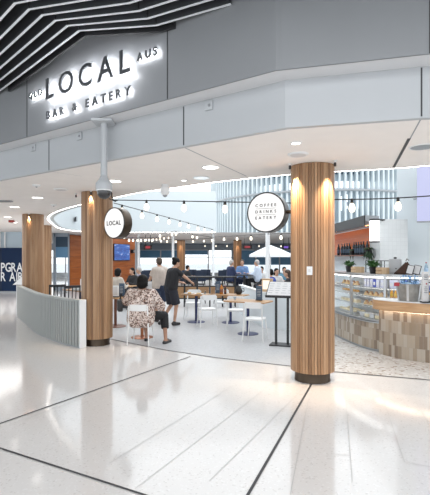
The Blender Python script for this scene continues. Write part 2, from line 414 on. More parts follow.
# rim upstand of the opening, LED line along it
b = MB(); r_ = rim[18:] + rim[:9]
b.strip(rim[:8], CEIL, CEIL + .42, .04); struct(b.build('trim_40', M['ceiling'], smooth=False))
t = thing('led_strip', 'warm white light line following the curved edge of the ceiling opening', 'strip light', (0, 8, CEIL))
curve = catmull(rim[:19], 4)
b = MB(); b.strip(curve, CEIL - .010, CEIL + .004, .011); b.build('diffuser', M['led'], t, local=False)
b = MB(); b.strip(offset(curve, .018), CEIL - .008, CEIL + .05, .012); b.build('channel', M['white'], t, local=False)
# atrium walls above the opening
b = MB(); b.strip(offset(catmull(rim[8:18] + [(0.05, 21.6)], 4), -.06), CEIL + .004, 5.02, -.12); struct(b.build('wall_atrium', M['atrium']))
# ceiling joints
def ceilline(name, a, c, wd=.018, mm='grey_metal'):
    b = MB(); q = offset([a, c], wd); vs = [b.v((*p, CEIL - .003)) for p in (a, c)] + [b.v((*p, CEIL - .003)) for p in q[::-1]]; b.face(vs); struct(b.build(name, M[mm], smooth=False))
ceilline('trim_41', Cc(183.5, 146.5), Cc(247, 176)); ceilline('trim_42', Cc(422, 118), Cc(411, 138), .014); ceilline('trim_43', Cc(411, 138), Cc(395, 167), .035, 'joint'); ceilline('trim_44', Cc(49, 171), Cc(82, 176), .008)
# fascia joints: thin dark upright lines
def on_line(px, pts):
    k = (px - CX) / FPX
    for p, q in zip(pts, pts[1:]):
        p, q = Vector(p), Vector(q); den = (q.x - p.x) - k * (q.y - p.y)
        t_ = (k * p.y - p.x) / den
        if -1e-6 <= t_ <= 1 + 1e-6: return p + (q - p) * t_, (q - p).normalized()
nn = 45
for px, pts, z0, z1 in ((49, low, CEIL, 3.45), (183.7, low, CEIL, 3.45), (421.5, low, CEIL, 3.45), (27, ledge, 3.45, 4.9), (167.5, ledge, 3.45, 4.9), (280, ledge, 3.45, 4.9), (430, ledge, 3.45, 4.9)):
    p, d = on_line(px, pts); nrm = Vector((d.y, -d.x))
    b = MB(); b.box((*(p + nrm * .0), (z0 + z1) / 2), (.014, .006, z1 - z0 - .02), math.atan2(d.y, d.x)); struct(b.build('trim_%d' % nn, M['joint' if px != 280 else 'fascia'], smooth=False)); nn += 1
# dark void over the baffles
b = MB(); b.prism([(-14, 0.5), (9, 0.5), (9, 5), (-3, 8), (-14, 15)], 4.9, 4.95); struct(b.build('ceiling_void', M['black'], smooth=False))

# ------------------------------------------------------------------ folded dark baffles
ordn = 'first second third fourth fifth sixth seventh eighth ninth tenth eleventh twelfth thirteenth fourteenth fifteenth sixteenth'.split()
ld = Vector((-1.74, 1.714)).normalized(); rd = Vector((.897, -.442)).normalized()
def hit(p, d, pts):
    best = None
    for q, r in zip(pts, pts[1:]):
        q, r = Vector(q), Vector(r); e = r - q; den = d.x * e.y - d.y * e.x
        if abs(den) < 1e-6: continue
        s_ = ((q.x - p.x) * e.y - (q.y - p.y) * e.x) / den; u_ = ((q.x - p.x) * d.y - (q.y - p.y) * d.x) / den
        if s_ > .01 and -1e-4 <= u_ <= 1 and (best is None or s_ < best): best = s_
    return best
def baffle_pts(i):
    F_ = Vector((-1.505 - .095 * i, 4.795 - .103 * i)); G_ = Vector((-.637 - .07 * i, 4.687 - .137 * i))
    sr = hit(G_, rd, ledge); sl = hit(F_, ld, ledge)
    return [tuple(F_ + ld * min((sl or 9) - .05, 6.5)), tuple(F_), tuple(G_), tuple(G_ + rd * min((sr or 9) - .04, 6.5))]
for i in range(12):
    pts = baffle_pts(i)
    t = thing('ceiling_baffle', '%s dark folded ceiling baffle back from the white fascia with the sign' % ordn[i], 'ceiling baffle', (*pts[1], 4.22), 0, 'dark folded baffles of the hall ceiling')
    b = MB(); b.strip(pts, 4.232, 4.232 + .22, -.024); b.build('blade', M['baffle'], t, smooth=False, local=False)
    b = MB(); b.strip(offset(pts, .001), 4.226, 4.233, -.0245); b.build('edge_strip', M['edge'], t, smooth=False, local=False)
    for k in (1, 2): b = MB(); b.box((*pts[k], 4.34), (.045, .05, .2), .6); b.build('joint_bracket', M['black'], t, smooth=False, local=False)
b = MB(); b.strip(baffle_pts(-.62), 4.20, 4.45, -.03); struct(b.build('trim_70', M['black'], smooth=False))

# ------------------------------------------------------------------ far walls and windows
b = MB(); b.strip([(10, 38.2), (-20, 38.2)], 2.42, 3.0, .2); struct(b.build('wall_far', M['bulkhead'], smooth=False))
b = MB(); b.strip([(10, 38.2), (-20, 38.2)], 0, .35, .2); struct(b.build('wall_far_sill', M['white_wall'], smooth=False))
wn = 10
for k in range(14):
    x0 = -19.5 + k * 2.1; t = bpy.data.objects.new('window_%d' % wn, None); COL.objects.link(t); t.location = (x0 + 1.05, 38, .35); struct(t); wn += 1
    b = MB()
    for dx in (-1.03, 1.03): b.box((dx, 0, 1.04), (.07, .1, 2.08))
    b.box((0, 0, .03), (2.1, .1, .06)); b.box((0, 0, 2.05), (2.1, .1, .06)); b.box((0, 0, 1.40), (2.0, .06, .05))
    b.build('frame', M['white'], t, smooth=False)
    b = MB(); b.box((0, .02, 1.04), (2.0, .01, 2.0)); b.build('pane', M['glass'], t, smooth=False)
    if k in (5, 6, 7, 8, 10, 11, 12): b = MB(); b.box((0, -.04, 1.72 if k < 8 else 1.40 if k > 9 else 1.85), (2.0, .008, .72 if k < 8 else 1.3 if k > 9 else .4)); b.build('blind', M['blind'], t, smooth=False)
b = MB(); b.box((0, 90, -.3), (200, 103, .1)); struct(b.build('ground_apron', mat('apron', (.52, .55, .58), .8, noise=.1, nscale=.2), smooth=False))
# side walls that close the hall
b = MB(); b.strip([(10, 21.6), (10, 38.2)], 0, 3.0, .15); struct(b.build('wall_right_far', M['white_wall'], smooth=False))
# pale band over the hoarding
b = MB(); b.strip([(-19, 21.2), (-8.35, 21.2)], 2.2, 3.0, .1); struct(b.build('wall_left', mat('pale_blue_wall', (.50, .60, .68), .5), smooth=False))
for i, px in enumerate((0, 5)):
    p = P(px, 240, 21.15); b = MB(); b.box((p.x, 21.14, 2.6), (.07, .06, .8)); struct(b.build('trim_%d' % (60 + i), M['white'], smooth=False))
# window with blinds beside the orange wall
t = bpy.data.objects.new('window_1', None); COL.objects.link(t); t.location = (-7.95, 22.3, 0); struct(t)
b = MB(); b.box((-.36, 0, 1.5), (.12, .12, 3)); b.box((.36, 0, 1.5), (.05, .12, 3)); b.box((0, 0, .1), (.75, .12, .2)); b.box((0, 0, 2.9), (.75, .12, .2)); b.build('frame', M['bulkhead'], t, smooth=False)
b = MB(); b.box((0, .03, 1.5), (.7, .01, 2.7)); b.build('pane', M['glass'], t, smooth=False)
b = MB(); b.box((0, -.02, 2.55), (.68, .01, .55)); b.build('blind', M['blind_dark'], t, smooth=False)
b = MB(); b.box((0, .0, 2.0), (.68, .01, .55)); b.build('upper_shade', M['blind'], t, smooth=False)
# orange timber wall with grooves between the boards
OW = [(-7.75, 23.0), (-5.45, 29.3)]
b = MB()
for k in range(5):
    b.strip(OW, .02 + k * .585, .02 + k * .585 + .572, .08)
struct(b.build('wall_timber', M['orange'], smooth=False))
b = MB(); b.strip(offset(OW, .03), 0, 2.95, .08); struct(b.build('wall_timber_back', M['walnut'], smooth=False))
b = MB(); b.strip([(-5.45, 29.3), (-6.6, 38)], 0, 3, .1); struct(b.build('wall_dining', M['bulkhead'], smooth=False))
# right wall, tiled return and back bar wall
b = MB(); b.strip([(4.70, 11.1), (9.2, 9.3)], 0, 7.0, .12); struct(b.build('wall_right', M['white_wall'], smooth=False))
b = MB(); b.strip([(3.99, 10.4), (4.66, 10.4)], 0, 2.64, .7); struct(b.build('wall_tiled', M['wtile'], smooth=False))
b = MB(); b.strip([(4.22, 15.6), (4.10, 10.42)], 0, 2.6, .1); struct(b.build('wall_bar', M['white_wall'], smooth=False))
# drum with upright fins in the atrium
cx, cy, Rr = 7.0, 30.0, 7.3
def arc(r, a0, a1, n): return [(cx + r * math.cos(R(a0 + (a1 - a0) * k / n)), cy + r * math.sin(R(a0 + (a1 - a0) * k / n))) for k in range(n + 1)]
t = thing('finned_drum', 'pale blue curved drum clad in upright fins high in the atrium', 'facade', (cx, cy, 3.0))
drumwall = mat('drum_wall', (.42, .50, .55), .5); fin_m = mat('drum_fin', (.62, .68, .71), .45); pane_m = mat('drum_pane', (.06, .10, .14), .15); bright_m = emat('lit_window', (.92, .97, 1), 1.0)
b = MB(); b.strip(arc(Rr - .32, 165, 345, 60), 2.99, 7.6, .1); b.build('wall', drumwall, t, local=False)
nf = 74
for k in range(nf):
    a = 170 + k * 2.42; c, s_ = math.cos(R(a)), math.sin(R(a)); q = R(a)
    f = MB(); f.box((cx + c * (Rr - .12), cy + s_ * (Rr - .12), 5.25), (.24, .1, 4.5), q); f.build('fin', fin_m, t, smooth=False, local=False)
for k in range(12, 58):
    a2 = 170 + k * 2.42 + 1.21; c, s_ = math.cos(R(a2)), math.sin(R(a2)); q = R(a2); rr = Rr - .32 + .03
    def pane(nm, m_, z, wd, h):
        b = MB(); b.box((cx + c * rr, cy + s_ * rr, z), (.03, wd, h), q); b.build(nm, m_, t, smooth=False, local=False)
    if k % 7 != 2: pane('lit_pane', bright_m, 5.62, .17, .36)
    pane('dark_pane', pane_m, 6.24, .17, .12)
    if (k * 5) % 3: pane('lit_pane', bright_m, 4.62 + .1 * (k % 2), .06, .75)
    if k % 4 == 1 or k % 9 == 0: pane('dark_pane', pane_m, 4.1 + .25 * (k % 3), .13, .2)
b = MB(); b.tube([(*p, 5.30) for p in arc(Rr + .06, 160, 350, 70)], .06, 8); b.build('rail', M['grey_metal'], t, local=False)
# purple lit panel on the right wall
t = thing('lit_panel', 'pale violet glowing screen high on the white wall above the counter', 'screen', (5.2, 9.9, 2.6))
pts = [(4.72, 10.05), (6.6, 9.3)]
b = MB(); b.strip(pts, 2.53, 4.3, .08); b.build('casing', M['grey_metal'], t, smooth=False, local=False)
b = MB(); b.strip(offset(pts, -.012), 2.56, 4.27, .01); b.build('screen', emat('violet_screen', (.60, .63, .96), .75, .08), t, smooth=False, local=False)
b = MB(); b.tube([(5.0, 10.0, 3.2), (5.05, 10.9, 3.2)], .03); b.tube([(6.2, 9.5, 3.2), (6.4, 10.35, 3.2)], .03); b.build('bracket', M['grey_metal'], t, local=False)
# ------------------------------------------------------------------ round slatted columns
def column(x, y, label, washes=(), plate=False, r=.30, top=CEIL, n=46):
    t = thing('timber_column', label, 'column', (x, y, 0), 0, 'round timber slat columns')
    b = MB(); b.lathe([(r - .05, 0), (r - .05, .012), (r - .056, .02), (r - .056, .15)], seg=40); b.build('plinth', M['bronze'], t)
    b = MB(); rnd = random.Random(int(x * 100))
    b.mi = 4; b.lathe([(r - .022, .141), (r - .022, top - .002)], seg=40)
    for k in range(n):
        a = 2 * math.pi * k / n; b.mi = rnd.choice((0, 0, 1, 1, 2, 3))
        b.box(((r - .012) * math.cos(a), (r - .012) * math.sin(a), (top + .136) / 2), (.026, 2 * math.pi * r / n * .86, top - .144), a)
    b.build('slat_cladding', M['slats'] + [M['walnut']], t, smooth=False)
    if plate:
        a = math.atan2(-y, -x) - .13
        o = MB(); q = Matrix.Rotation(a, 4, 'Z'); o.box((0, 0, 0), (.014, .075, .115), M=Matrix.Translation((r * math.cos(a) + .004, r * math.sin(a) + .004, 1.53)) @ q)
        po = o.build('switch_plate', M['white'], t, smooth=False)
        o = MB(); o.box((0, 0, 0), (.01, .03, .04), M=Matrix.Translation((r * math.cos(a) - .002, r * math.sin(a) - .002, 1.53)) @ q); o.build('switch', M['paper'], po, smooth=False)
    return t
column(1.368, 6.04, 'large round timber slat column with a small white wall plate and bronze plinth', plate=True)
column(-2.33, 8.5, 'round timber slat column beside the end of the grey fluted screen, LOCAL sign on it')
column(-5.38, 12.72, 'round timber slat column standing behind the fluted screen, before the blue hoarding')
column(-6.78, 17.0, 'round timber slat column half hidden behind another column near the hoarding')
column(-2.45, 31, 'slim far timber column between the bright windows behind the standing waitress')
column(1.62, 31, 'slim far timber column behind the man in the navy suit')

def wash(px, py, col, power, label, ang=26):
    x, y = Cc(px, py); t = thing('ceiling_spotlight', label, 'spotlight', (x, y, CEIL))
    b = MB(); b.lathe([(.03, -.001), (.03, -.010), (.012, -.012), (.012, -.03)], seg=16); b.build('mount', M['white'], t)
    b = MB(); b.lathe([(.016, -.028), (.018, -.075), (.014, -.077), (.0, -.07)], seg=16); b.build('head', M['black'], t)
    # beam grazes down the column
    d = Vector((col[0] - x, col[1] - y)); d = d.normalized() * .24
    spot('column_wash', (x, y, CEIL - .10), (x + d.x, y + d.y, CEIL - 1.2), power * 2.6, 70, (1, .76, .52), 1, .02)
wash(290, 163.5, (1.38, 6.04), 60, 'tiny ceiling spotlight washing the large column, on its side towards the round menu sign')
wash(335, 160.5, (1.38, 6.04), 60, 'tiny ceiling spotlight washing the large column, on its side towards the counter')
wash(91, 190.6, (-2.33, 8.5), 60, 'tiny ceiling spotlight washing the column that carries the LOCAL sign')
wash(76, 193.4, (-2.33, 8.5), 12, 'tiny ceiling spotlight a little off the column that carries the LOCAL sign')
wash(29, 213.5, (-5.38, 12.72), 60, 'tiny ceiling spotlight washing the column behind the fluted screen')
for x, y in ((-2.45, 31), (1.62, 31)):
    spot('column_wash', (x, y - .5, CEIL - .06), (x, y - .25, 1.5), 60, 50, (1, .72, .46), .9, .02)

# ------------------------------------------------------------------ ceiling fittings
def downlight(px, py, label, r=.11, power=18, m='light'):
    x, y = Cc(px, py); t = thing('downlight', label, 'downlight', (x, y, CEIL), 0, 'round recessed downlights')
    b = MB(); b.lathe([(r + .018, -.0005), (r + .016, -.008), (r, -.010), (r, -.004)], seg=28); b.build('trim_ring', M['white'], t)
    b = MB(); b.lathe([(0, -.0052), (r, -.0052)], seg=28); b.build('lens', M[m], t)
    if power:
        l = bpy.data.lights.new('downlight', 'SPOT'); l.energy = power; l.spot_size = R(120); l.spot_blend = 1; l.shadow_soft_size = .08; l.color = (1, .93, .84)
        o = bpy.data.objects.new('downlight_lamp', l); o.location = (x, y, CEIL - .03); COL.objects.link(o)
M['lens_reflect'] = emat('lens_reflection', (.75, .86, .95), .55)  # bluish reflection in an unlit lens, put in as a weak glow
M['lens_dark'] = mat('lens_dark', (.25, .27, .29), .3)
downlight(210.6, 167, 'large bright downlight beside the ceiling joint, before the round menu sign')
downlight(201.3, 177.7, 'unlit downlight with a bluish reflection in its lens just behind the large bright one', .12, 0, 'lens_reflect')
downlight(184, 180.3, 'tiny lit downlight next to the white dome speaker', .04, 3)
downlight(296, 142.8, 'small lit downlight in front of the large column', .05, 6)
downlight(422.4, 146.7, 'dark unlit downlight close to the slotted ceiling joint', .13, 0, 'lens_dark')
downlight(114.4, 181, 'bright downlight beside the hanging dome camera', .11)
downlight(37.6, 197.5, 'bright downlight over the walkway, nearest of four to the fascia')
downlight(14.6, 206.7, 'bright downlight over the walkway, second of four from the fascia')
downlight(7.7, 217, 'bright downlight over the walkway, third of four from the fascia')
downlight(14.5, 222.4, 'bright downlight over the walkway, last of four, beside the red device')
def ceilbox(name, px, py, label, cat, build):
    x, y = Cc(px, py); t = thing(name, label, cat, (x, y, CEIL)); build(t); return t
def f_(t): MB().lathe([(.13, -.001), (.13, -.008), (.115, -.02), (.10, -.016), (0, -.016)], seg=28).build('grille', M['white'], t); MB().lathe([(.098, -.017), (.09, -.022), (0, -.024)], seg=24).build('cone', M['paper'], t)
ceilbox('ceiling_speaker', 298, 154, 'flat round ceiling speaker just in front of the large column', 'speaker', f_)
ceilbox('ceiling_speaker', 61, 189, 'flat round ceiling speaker between the walkway downlight and the dome camera', 'speaker', f_)
def f_(t): MB().lathe([(.07, -.001), (.07, -.02), (.05, -.035), (0, -.038)], seg=20).build('cover', M['white'], t); MB().lathe([(.02, -.036), (.012, -.055), (0, -.056)], seg=12).build('sensor', M['grey_metal'], t)
ceilbox('smoke_detector', 36.6, 184.5, 'small white smoke detector on the ceiling over the walkway', 'detector', f_)
ceilbox('smoke_detector', 53.7, 204.4, 'small white smoke detector beside the tip of the ceiling opening', 'detector', f_)
def f_(t): MB().lathe([(.06, -.001), (.06, -.05), (.09, -.06), (.075, -.15), (.045, -.185), (0, -.19)], seg=20).build('housing', M['white'], t); MB().lathe([(.05, -.1), (.04, -.205), (0, -.225)], seg=16).build('dome', M['grey_metal'], t)
ceilbox('pendant_speaker', 165, 184.5, 'small white dome hanging under the edge of the ceiling opening', 'speaker', f_)
def f_(t): MB().box((0, 0, -.04), (.16, .12, .08), bev=.01).build('housing', mat('red_plastic', (.35, .03, .02), .4), t); MB().lathe([(.03, -.08), (.03, -.10), (0, -.104)], seg=14).build('lens', M['paper'], t)
ceilbox('alarm_beacon', 11.5, 220.2, 'small red alarm beacon on the ceiling over the walkway', 'alarm', f_)
def f_(t): MB().box((0, 0, -.015), (.5, .16, .03), bev=.006).build('frame', M['grey_metal'], t); MB().box((0, 0, -.032), (.44, .10, .006)).build('slot', M['black'], t)
ceilbox('ceiling_vent', 0.5, 200.5, 'dark slot vent in the ceiling above the walkway', 'vent', f_)
# vent in the atrium wall
t = thing('wall_vent', 'dark slot grille in the pale blue atrium wall by the curved light line', 'vent', (-6.58, 20.2, 3.5), -1.1)
MB().box((0, 0, 0), (1.0, .06, .22), bev=.01).build('frame', M['grey_metal'], t)
for k in range(4): MB().box((0, -.035, -.075 + k * .05), (.94, .03, .025)).build('louvre', M['black'], t, smooth=False)
# small square lights on the fascia
for px, py, lab in ((34, 148, 'beside the end joint'), (80, 136.5, 'above the dome camera column'), (209.5, 106, 'under the AUS letters')):
    p, d = on_line(px, low); z = CAMZ - (py - HY) / FPX * p.y
    t = thing('emergency_light', 'small square emergency light on the lower fascia ' + lab, 'emergency light', (*p, z), math.atan2(d.y, d.x), 'square lights on the fascia')
    MB().box((0, -.012, 0), (.10, .024, .10), bev=.006).build('body', M['fascia_low'], t, smooth=False); MB().lathe([(.018, 0), (.014, .01), (0, .012)], seg=12, M=Matrix.Translation((.012, -.024, 0)) @ Matrix.Rotation(R(90), 4, 'X')).build('lens', M['fascia'], t)

# ------------------------------------------------------------------ halo-lit fascia sign
p0, d = on_line(46, ledge); t = thing('shop_sign', 'halo-lit raised letter sign reading LOCAL BAR & EATERY on the grey fascia', 'sign', (*p0, 3.89), math.atan2(d.y, d.x))
tot = (on_line(129.5, ledge)[0] - p0).length
def row(txt, pxa, pxb, zb, cap, bold, dp=.02, stand=-.085):
    stand = -.10 if cap > .2 else -.05; ln = offset(ledge, stand)
    a = (on_line(pxa, ln)[0] - p0).dot(d); bq = (on_line(pxb, ln)[0] - p0).dot(d); zb -= .03 if cap > .2 else .02
    lettering(t, txt, bq - a, cap, dp, M['letter'], a, zb - 3.89, stand, bold, 'letter', (M['halo' if cap > .2 else 'halo_small'], .006, .017 if cap > .2 else .012))
row('LOCAL', 46, 130, 3.885, .285, .006)
row('BAR & EATERY', 46.5, 130.5, 3.63, .105, .003)
row('QLD', 29, 42, 3.985, .085, .002)
row('AUS', 137, 157, 3.985, .092, .002)
# ------------------------------------------------------------------ hanging dome camera
x, y = -1.417, 5.49
t = thing('dome_camera', 'grey dome security camera hanging on a long pole from the fascia ledge', 'security camera', (x, y, 3.45))
MB().prism([(.13 * sx_ * (1 if k else .8), .13 * sy_) for k, sx_, sy_ in ((1, -1, -1), (1, 1, -1), (1, 1, 1), (1, -1, 1))], -.035, -.001, .008).build('mount_plate', M['fascia_low'], t)
MB().tube([(0, 0, -.03), (0, 0, -.80)], .042, 16).build('pole', M['fascia_low'], t)
MB().lathe([(.042, -.70), (.06, -.745), (.098, -.79), (.104, -.80), (.104, -.875), (.098, -.885)], seg=24).build('housing', M['fascia_low'], t)
MB().lathe([(.085, -.88), (.09, -.90), (.082, -.945), (.055, -.982), (.02, -.998), (0, -1.0)], seg=24).build('dome', mat('smoked_dome', (.02, .02, .022), .08, spec=.8), t)
MB().tube([(.093 * math.cos(a * .3), .093 * math.sin(a * .3), -.888) for a in range(21)], .010, 6, True).build('collar', M['white'], t)

# ------------------------------------------------------------------ round drum signs
def drum(px, py, Y, ang, colxy, label, rows, r=.29, th=.19, capx=()):
    p = P(px, py, Y); t = thing('round_sign', label, 'sign', p, ang)
    q = Matrix.Rotation(R(90), 4, 'X')
    MB().lathe([(r, -.0), (r + .004, .01), (r + .004, th), (r - .02, th + .004), (r - .02, th)], seg=56, M=Matrix.Translation((0, th, 0)) @ q).build('drum', M['bronze'], t)
    MB().tube([((r - .004) * math.cos(k * .1122), -.004, (r - .004) * math.sin(k * .1122)) for k in range(56)], .011, 6, True).build('rim', M['black'], t)
    MB().lathe([(0, 0), (r - .012, 0)], seg=56, M=Matrix.Translation((0, -.006, 0)) @ q).build('face', M['face'], t)
    for txt, wdt, cap, zb in rows: lettering(t, txt, wdt, cap, .008, M['ink'], -wdt / 2, zb, -.012, .0007 if cap < .05 else .0025)
    if len(rows) > 1:
        for z in (.055, -.035): MB().box((0, -.010, z), (.30, .003, .004)).build('divider_line', M['ink'], t, smooth=False)
    # bracket to the column
    b = MB(); a = Vector((p.x, p.y, p.z)) + Matrix.Rotation(ang, 3, 'Z') @ Vector((.1, th * .6, 0)); c = Vector((*colxy, p.z)); dr = (c - a); L = dr.length - .29; e = a + dr.normalized() * L
    s0 = a + dr.normalized() * .12
    b.tube([s0, e], .028, 10); b.build('bracket', M['bronze'], t, local=False)
    b = MB(); b.tube([e - dr.normalized() * .015, e + dr.normalized() * .006], .06, 16); b.build('bracket_plate', M['black'], t, local=False)
drum(114.2, 223, 8.12, R(-37), (-2.33, 8.5), 'round white LOCAL drum sign with a bronze rim, bracketed to a timber column', [('LOCAL', .40, .085, -.04)])
drum(266, 212.3, 6.28, R(-27), (1.38, 6.04), 'round white drum sign reading COFFEE DRINKS EATERY beside the large column', [('COFFEE', .32, .044, .082), ('DRINKS', .32, .044, -.010), ('EATERY', .32, .044, -.100)])

# ------------------------------------------------------------------ fluted grey screen wall
pts = catmull([(-2.50, 8.13), (-3.03, 8.57), (-3.93, 9.62), (-4.95, 11.25), (-5.70, 12.5)], 14)
t = thing('fluted_screen', 'low curved grey fluted screen wall between walkway and eatery', 'screen wall', (-3.9, 9.7, 0))
L = [0]
for a, c in zip(pts, pts[1:]): L.append(L[-1] + (Vector(c) - Vector(a)).length)
def at_len(s_):
    for i in range(len(L) - 1):
        if L[i + 1] >= s_ - 1e-9:
            f = (s_ - L[i]) / (L[i + 1] - L[i]); a, c = Vector(pts[i]), Vector(pts[i + 1]); d = (c - a).normalized(); return a + (c - a) * f, Vector((d.y, -d.x))
    a, c = Vector(pts[-2]), Vector(pts[-1]); d = (c - a).normalized(); return c, Vector((d.y, -d.x))
def flutes(sgn):
    out = []; n = int(L[-1] / .088)
    for k in range(n):
        for f, h in ((.22, -.012), (.30, .034), (.90, .034), (.98, -.012), (.999, -.012)):
            p, nr = at_len(L[-1] * (k + f) / n); out.append(tuple(p + nr * (-sgn) * (.020 + h)))
    return out
A_, B_ = flutes(-1), flutes(1)
b = MB()
for pl in (A_, B_):
    lo = [b.v((*p, .02)) for p in pl]; hi = [b.v((*p, .885)) for p in pl]
    for i in range(len(pl) - 1): b.face([lo[i], lo[i + 1], hi[i + 1], hi[i]])
b.build('fluted_panel', M['flute'], t, smooth=False, local=False)
b = MB(); b.strip(offset(pts, .056), .875, .912, -.112); b.build('top_cap', M['flute'], t, smooth=False, local=False)
b = MB(); b.strip(offset(pts, .04), 0, .03, -.08); b.build('kick_strip', M['grey_metal'], t, smooth=False, local=False)
for (p, nr), nm in ((at_len(0), 1), (at_len(L[-1]), 2)): MB().box((*p, .456), (.035, .135, .912), math.atan2(nr.y, nr.x) + R(90), .006).build('end_post', M['white'], t, smooth=False, local=False)

# ------------------------------------------------------------------ blue hoarding
t = thing('hoarding', 'dark blue advertising hoarding with large white capital letters', 'hoarding', (-10.5, 21, 0))
b = MB(); b.strip([(-15, 21), (-8.32, 21)], .0, 2.2, .08); b.build('panel', M['hoarding'], t, smooth=False, local=False)
for x in (-13.2, -10.45): MB().box((x, 20.995, 1.1), (.02, .012, 2.18)).build('panel_joint', M['black'], t, smooth=False, local=False)
MB().box((-11.7, 20.99, .04), (6.6, .02, .08)).build('skirting', M['grey_metal'], t, smooth=False, local=False)
def hx(px): return (px - CX) / FPX * 20.97
wt = mat('white_vinyl', (.82, .83, .85), .5)
for txt, a, c, py in (('PGRA', .8, 22.6, 271.6), ('R AIR', .6, 23.0, 281.0)):
    z = CAMZ - (py - HY) / FPX * 20.97
    lettering(t, txt, hx(c) - hx(a), .45, .022, wt, hx(a) + 10.5, z, -.016, .010, bsp=.10, xs=.68)
tri = [(hx(12.5) + 10.5, -.008, CAMZ - (284.8 - HY) / FPX * 20.97), (hx(22) + 10.5, -.008, CAMZ - (284.8 - HY) / FPX * 20.97), (hx(22.5) + 10.5, -.008, CAMZ - (275.8 - HY) / FPX * 20.97)]
MB().xprism(tri, (0, -.006, 0)).build('white_triangle', wt, t, smooth=False)

# ------------------------------------------------------------------ festoon strings
def festoon(label, pts, bulbs, sag=.05, r=.047, term=True):
    """pts: cable points in space; bulbs: fractions along it"""
    pts = [Vector(p) for p in pts]; base = pts[0]; t = thing('festoon_string', label, 'string lights', base, 0, 'festoon light strings'); cab = []; seg = 14
    def at(f):
        s_ = f * (len(pts) - 1); i = min(int(s_), len(pts) - 2); u = s_ - i; p = pts[i].lerp(pts[i + 1], u); p = p.copy(); p.z -= sag * 4 * u * (1 - u); return p
    n = seg * (len(pts) - 1)
    MB().tube([at(k / n) - base for k in range(n + 1)], .009, 6).build('cable', M['black'], t)
    for f in bulbs:
        p = at(f) - base
        so = MB().lathe([(.012, .012), (.020, .004), (.022, -.05), (.019, -.055)], tuple(p), 12).build('socket', M['black'], t)
        MB().lathe([(.018, -.05), (.026, -.068), (r * .86, -.095), (r, -.13), (r * .8, -.165), (r * .4, -.182), (0, -.186)], tuple(p), 14).build('bulb', M['bulb'], so)
    return t
def frac(pa, pb, pxs):  # where along a straight cable the bulbs at these picture columns hang
    out = []
    for px in pxs:
        k = (px - CX) / FPX; out.append((k * pa.y - pa.x) / ((pb.x - pa.x) - k * (pb.y - pa.y)))
    return [f for f in out if 0 <= f <= 1]
def fest(label, a, c, pxs, sag=.04): pa, pb = P(*a), P(*c); return festoon(label, [pa, pb], frac(pa, pb, pxs), sag)
fest('festoon string of three bulbs running from the LOCAL sign column to the large column', (114, 200, 8.2), (291, 203, 6.5), (146.5, 184, 225), .0)
fest('festoon string of two bulbs running from the large column towards the right wall', (334.5, 199.5, 6.1), (452, 194, 6.0), (352, 398), .02)
fest('receding festoon string from the LOCAL sign column down to a white pole', (114, 203, 8.25), (213.2, 229.5, 19.8), (122, 142, 157, 169, 180, 188.5, 198, 204.5, 212), .0)
fest('far festoon string between two poles above the diners near the screen', (117, 233, 14), (174, 231.5, 18.4), (124, 160, 172), .05)
fest('far festoon string bunched over the window beside the television', (110, 236, 17), (172.5, 235, 26), (129, 133, 137.5, 141, 145, 149, 153, 156.5, 160, 164, 168.5), .12)
fest('far festoon string of bulbs dropping past the slim timber column', (138.6, 237, 22.9), (213.2, 238, 22.1), (146, 152, 161, 167, 176, 193, 204, 212), .1)
fest('far festoon string running over the seated men towards the parasol', (174, 231, 18.4), (213.2, 237.5, 19.8), (176, 192.5, 197), .0)
fest('far festoon string above the white parasol, ending at the thick white pole', (213.2, 237, 19.8), (268, 234, 12.91), (224, 237, 251), .0)
fest('far festoon string from the thick white pole behind the large column', (268, 234, 12.91), (330, 232, 13), (281, 300, 315), .0)
fest('furthest festoon string along the windows behind the parasol', (180, 244.5, 34), (292, 244.5, 30), (205, 216, 227, 237.5, 248, 259, 270, 281), .0)
t = thing('cable_hook', 'black hook bracket holding two light strings beside the dome camera', 'hook', P(111.5, 196.5, 8.2)); hk = t.location
MB().tube([(0, 0, CEIL - hk.z), (0, 0, .02), (.03, -.02, -.06), (.09, -.03, -.10)], .012, 8).build('arm', M['black'], t); MB().tube([(-.05, 0, -.04), (.06, 0, -.09), (.12, 0, -.075)], .009, 6).build('clip', M['black'], t)
def pole(px, Y, label, r=.05, top=CEIL - .002, base=True):
    x = (px - CX) / FPX * Y; t = thing('festoon_pole', label, 'pole', (x, Y, .003), 0, 'white festoon poles')
    MB().tube([(0, 0, .01), (0, 0, top - .003)], r, 14).build('post', M['white'], t)
    MB().lathe([(r * 2.4, 0), (r * 2.4, .012), (r * 1.2, .02), (r * 1.1, .05)], seg=20).build('foot', M['white'], t)
pole(267.7, 13, 'thick white pole under the round menu sign, in front of the parasol', .068, 3.0)
pole(213.2, 22.2, 'slim white pole before the windows, beside the man in the navy suit', .065)
pole(173, 22.5, 'slim white pole before the windows, behind the waitress in black', .07)
pole(138.6, 23, 'slim white pole beside the television wall', .07)
# ------------------------------------------------------------------ tiled counter, timber top, display case
case_front = catmull([(2.50, 9.9), (2.585, 9.3), (2.70, 8.5), (2.97, 7.74), (3.55, 7.42), (4.6, 7.15)], 6)
plinth = catmull([(2.52, 10.2), (2.60, 9.37), (2.74, 8.25), (2.97, 7.74), (3.55, 7.46), (4.6, 7.2)], 8)
t = thing('display_plinth', 'low plinth of staggered beige upright tiles under the glass food case', 'counter base', (2.7, 8.8, 0))
b = MB(); b.strip(plinth, .05, .52, .55); b.build('tiled_face', M['tile'], t, smooth=False, local=False)
b = MB(); b.strip(offset(plinth, .03), .0, .05, .5); b.build('kick', M['grey_metal'], t, smooth=False, local=False)
b = MB(); b.strip(offset(plinth, -.02), .52, .536, .60); b.build('ledge', M['steel'], t, smooth=False, local=False)
front = catmull([(2.92, 7.66), (2.97, 7.48), (3.13, 7.22), (3.48, 6.94), (4.1, 6.70), (5.2, 6.58)], 6)
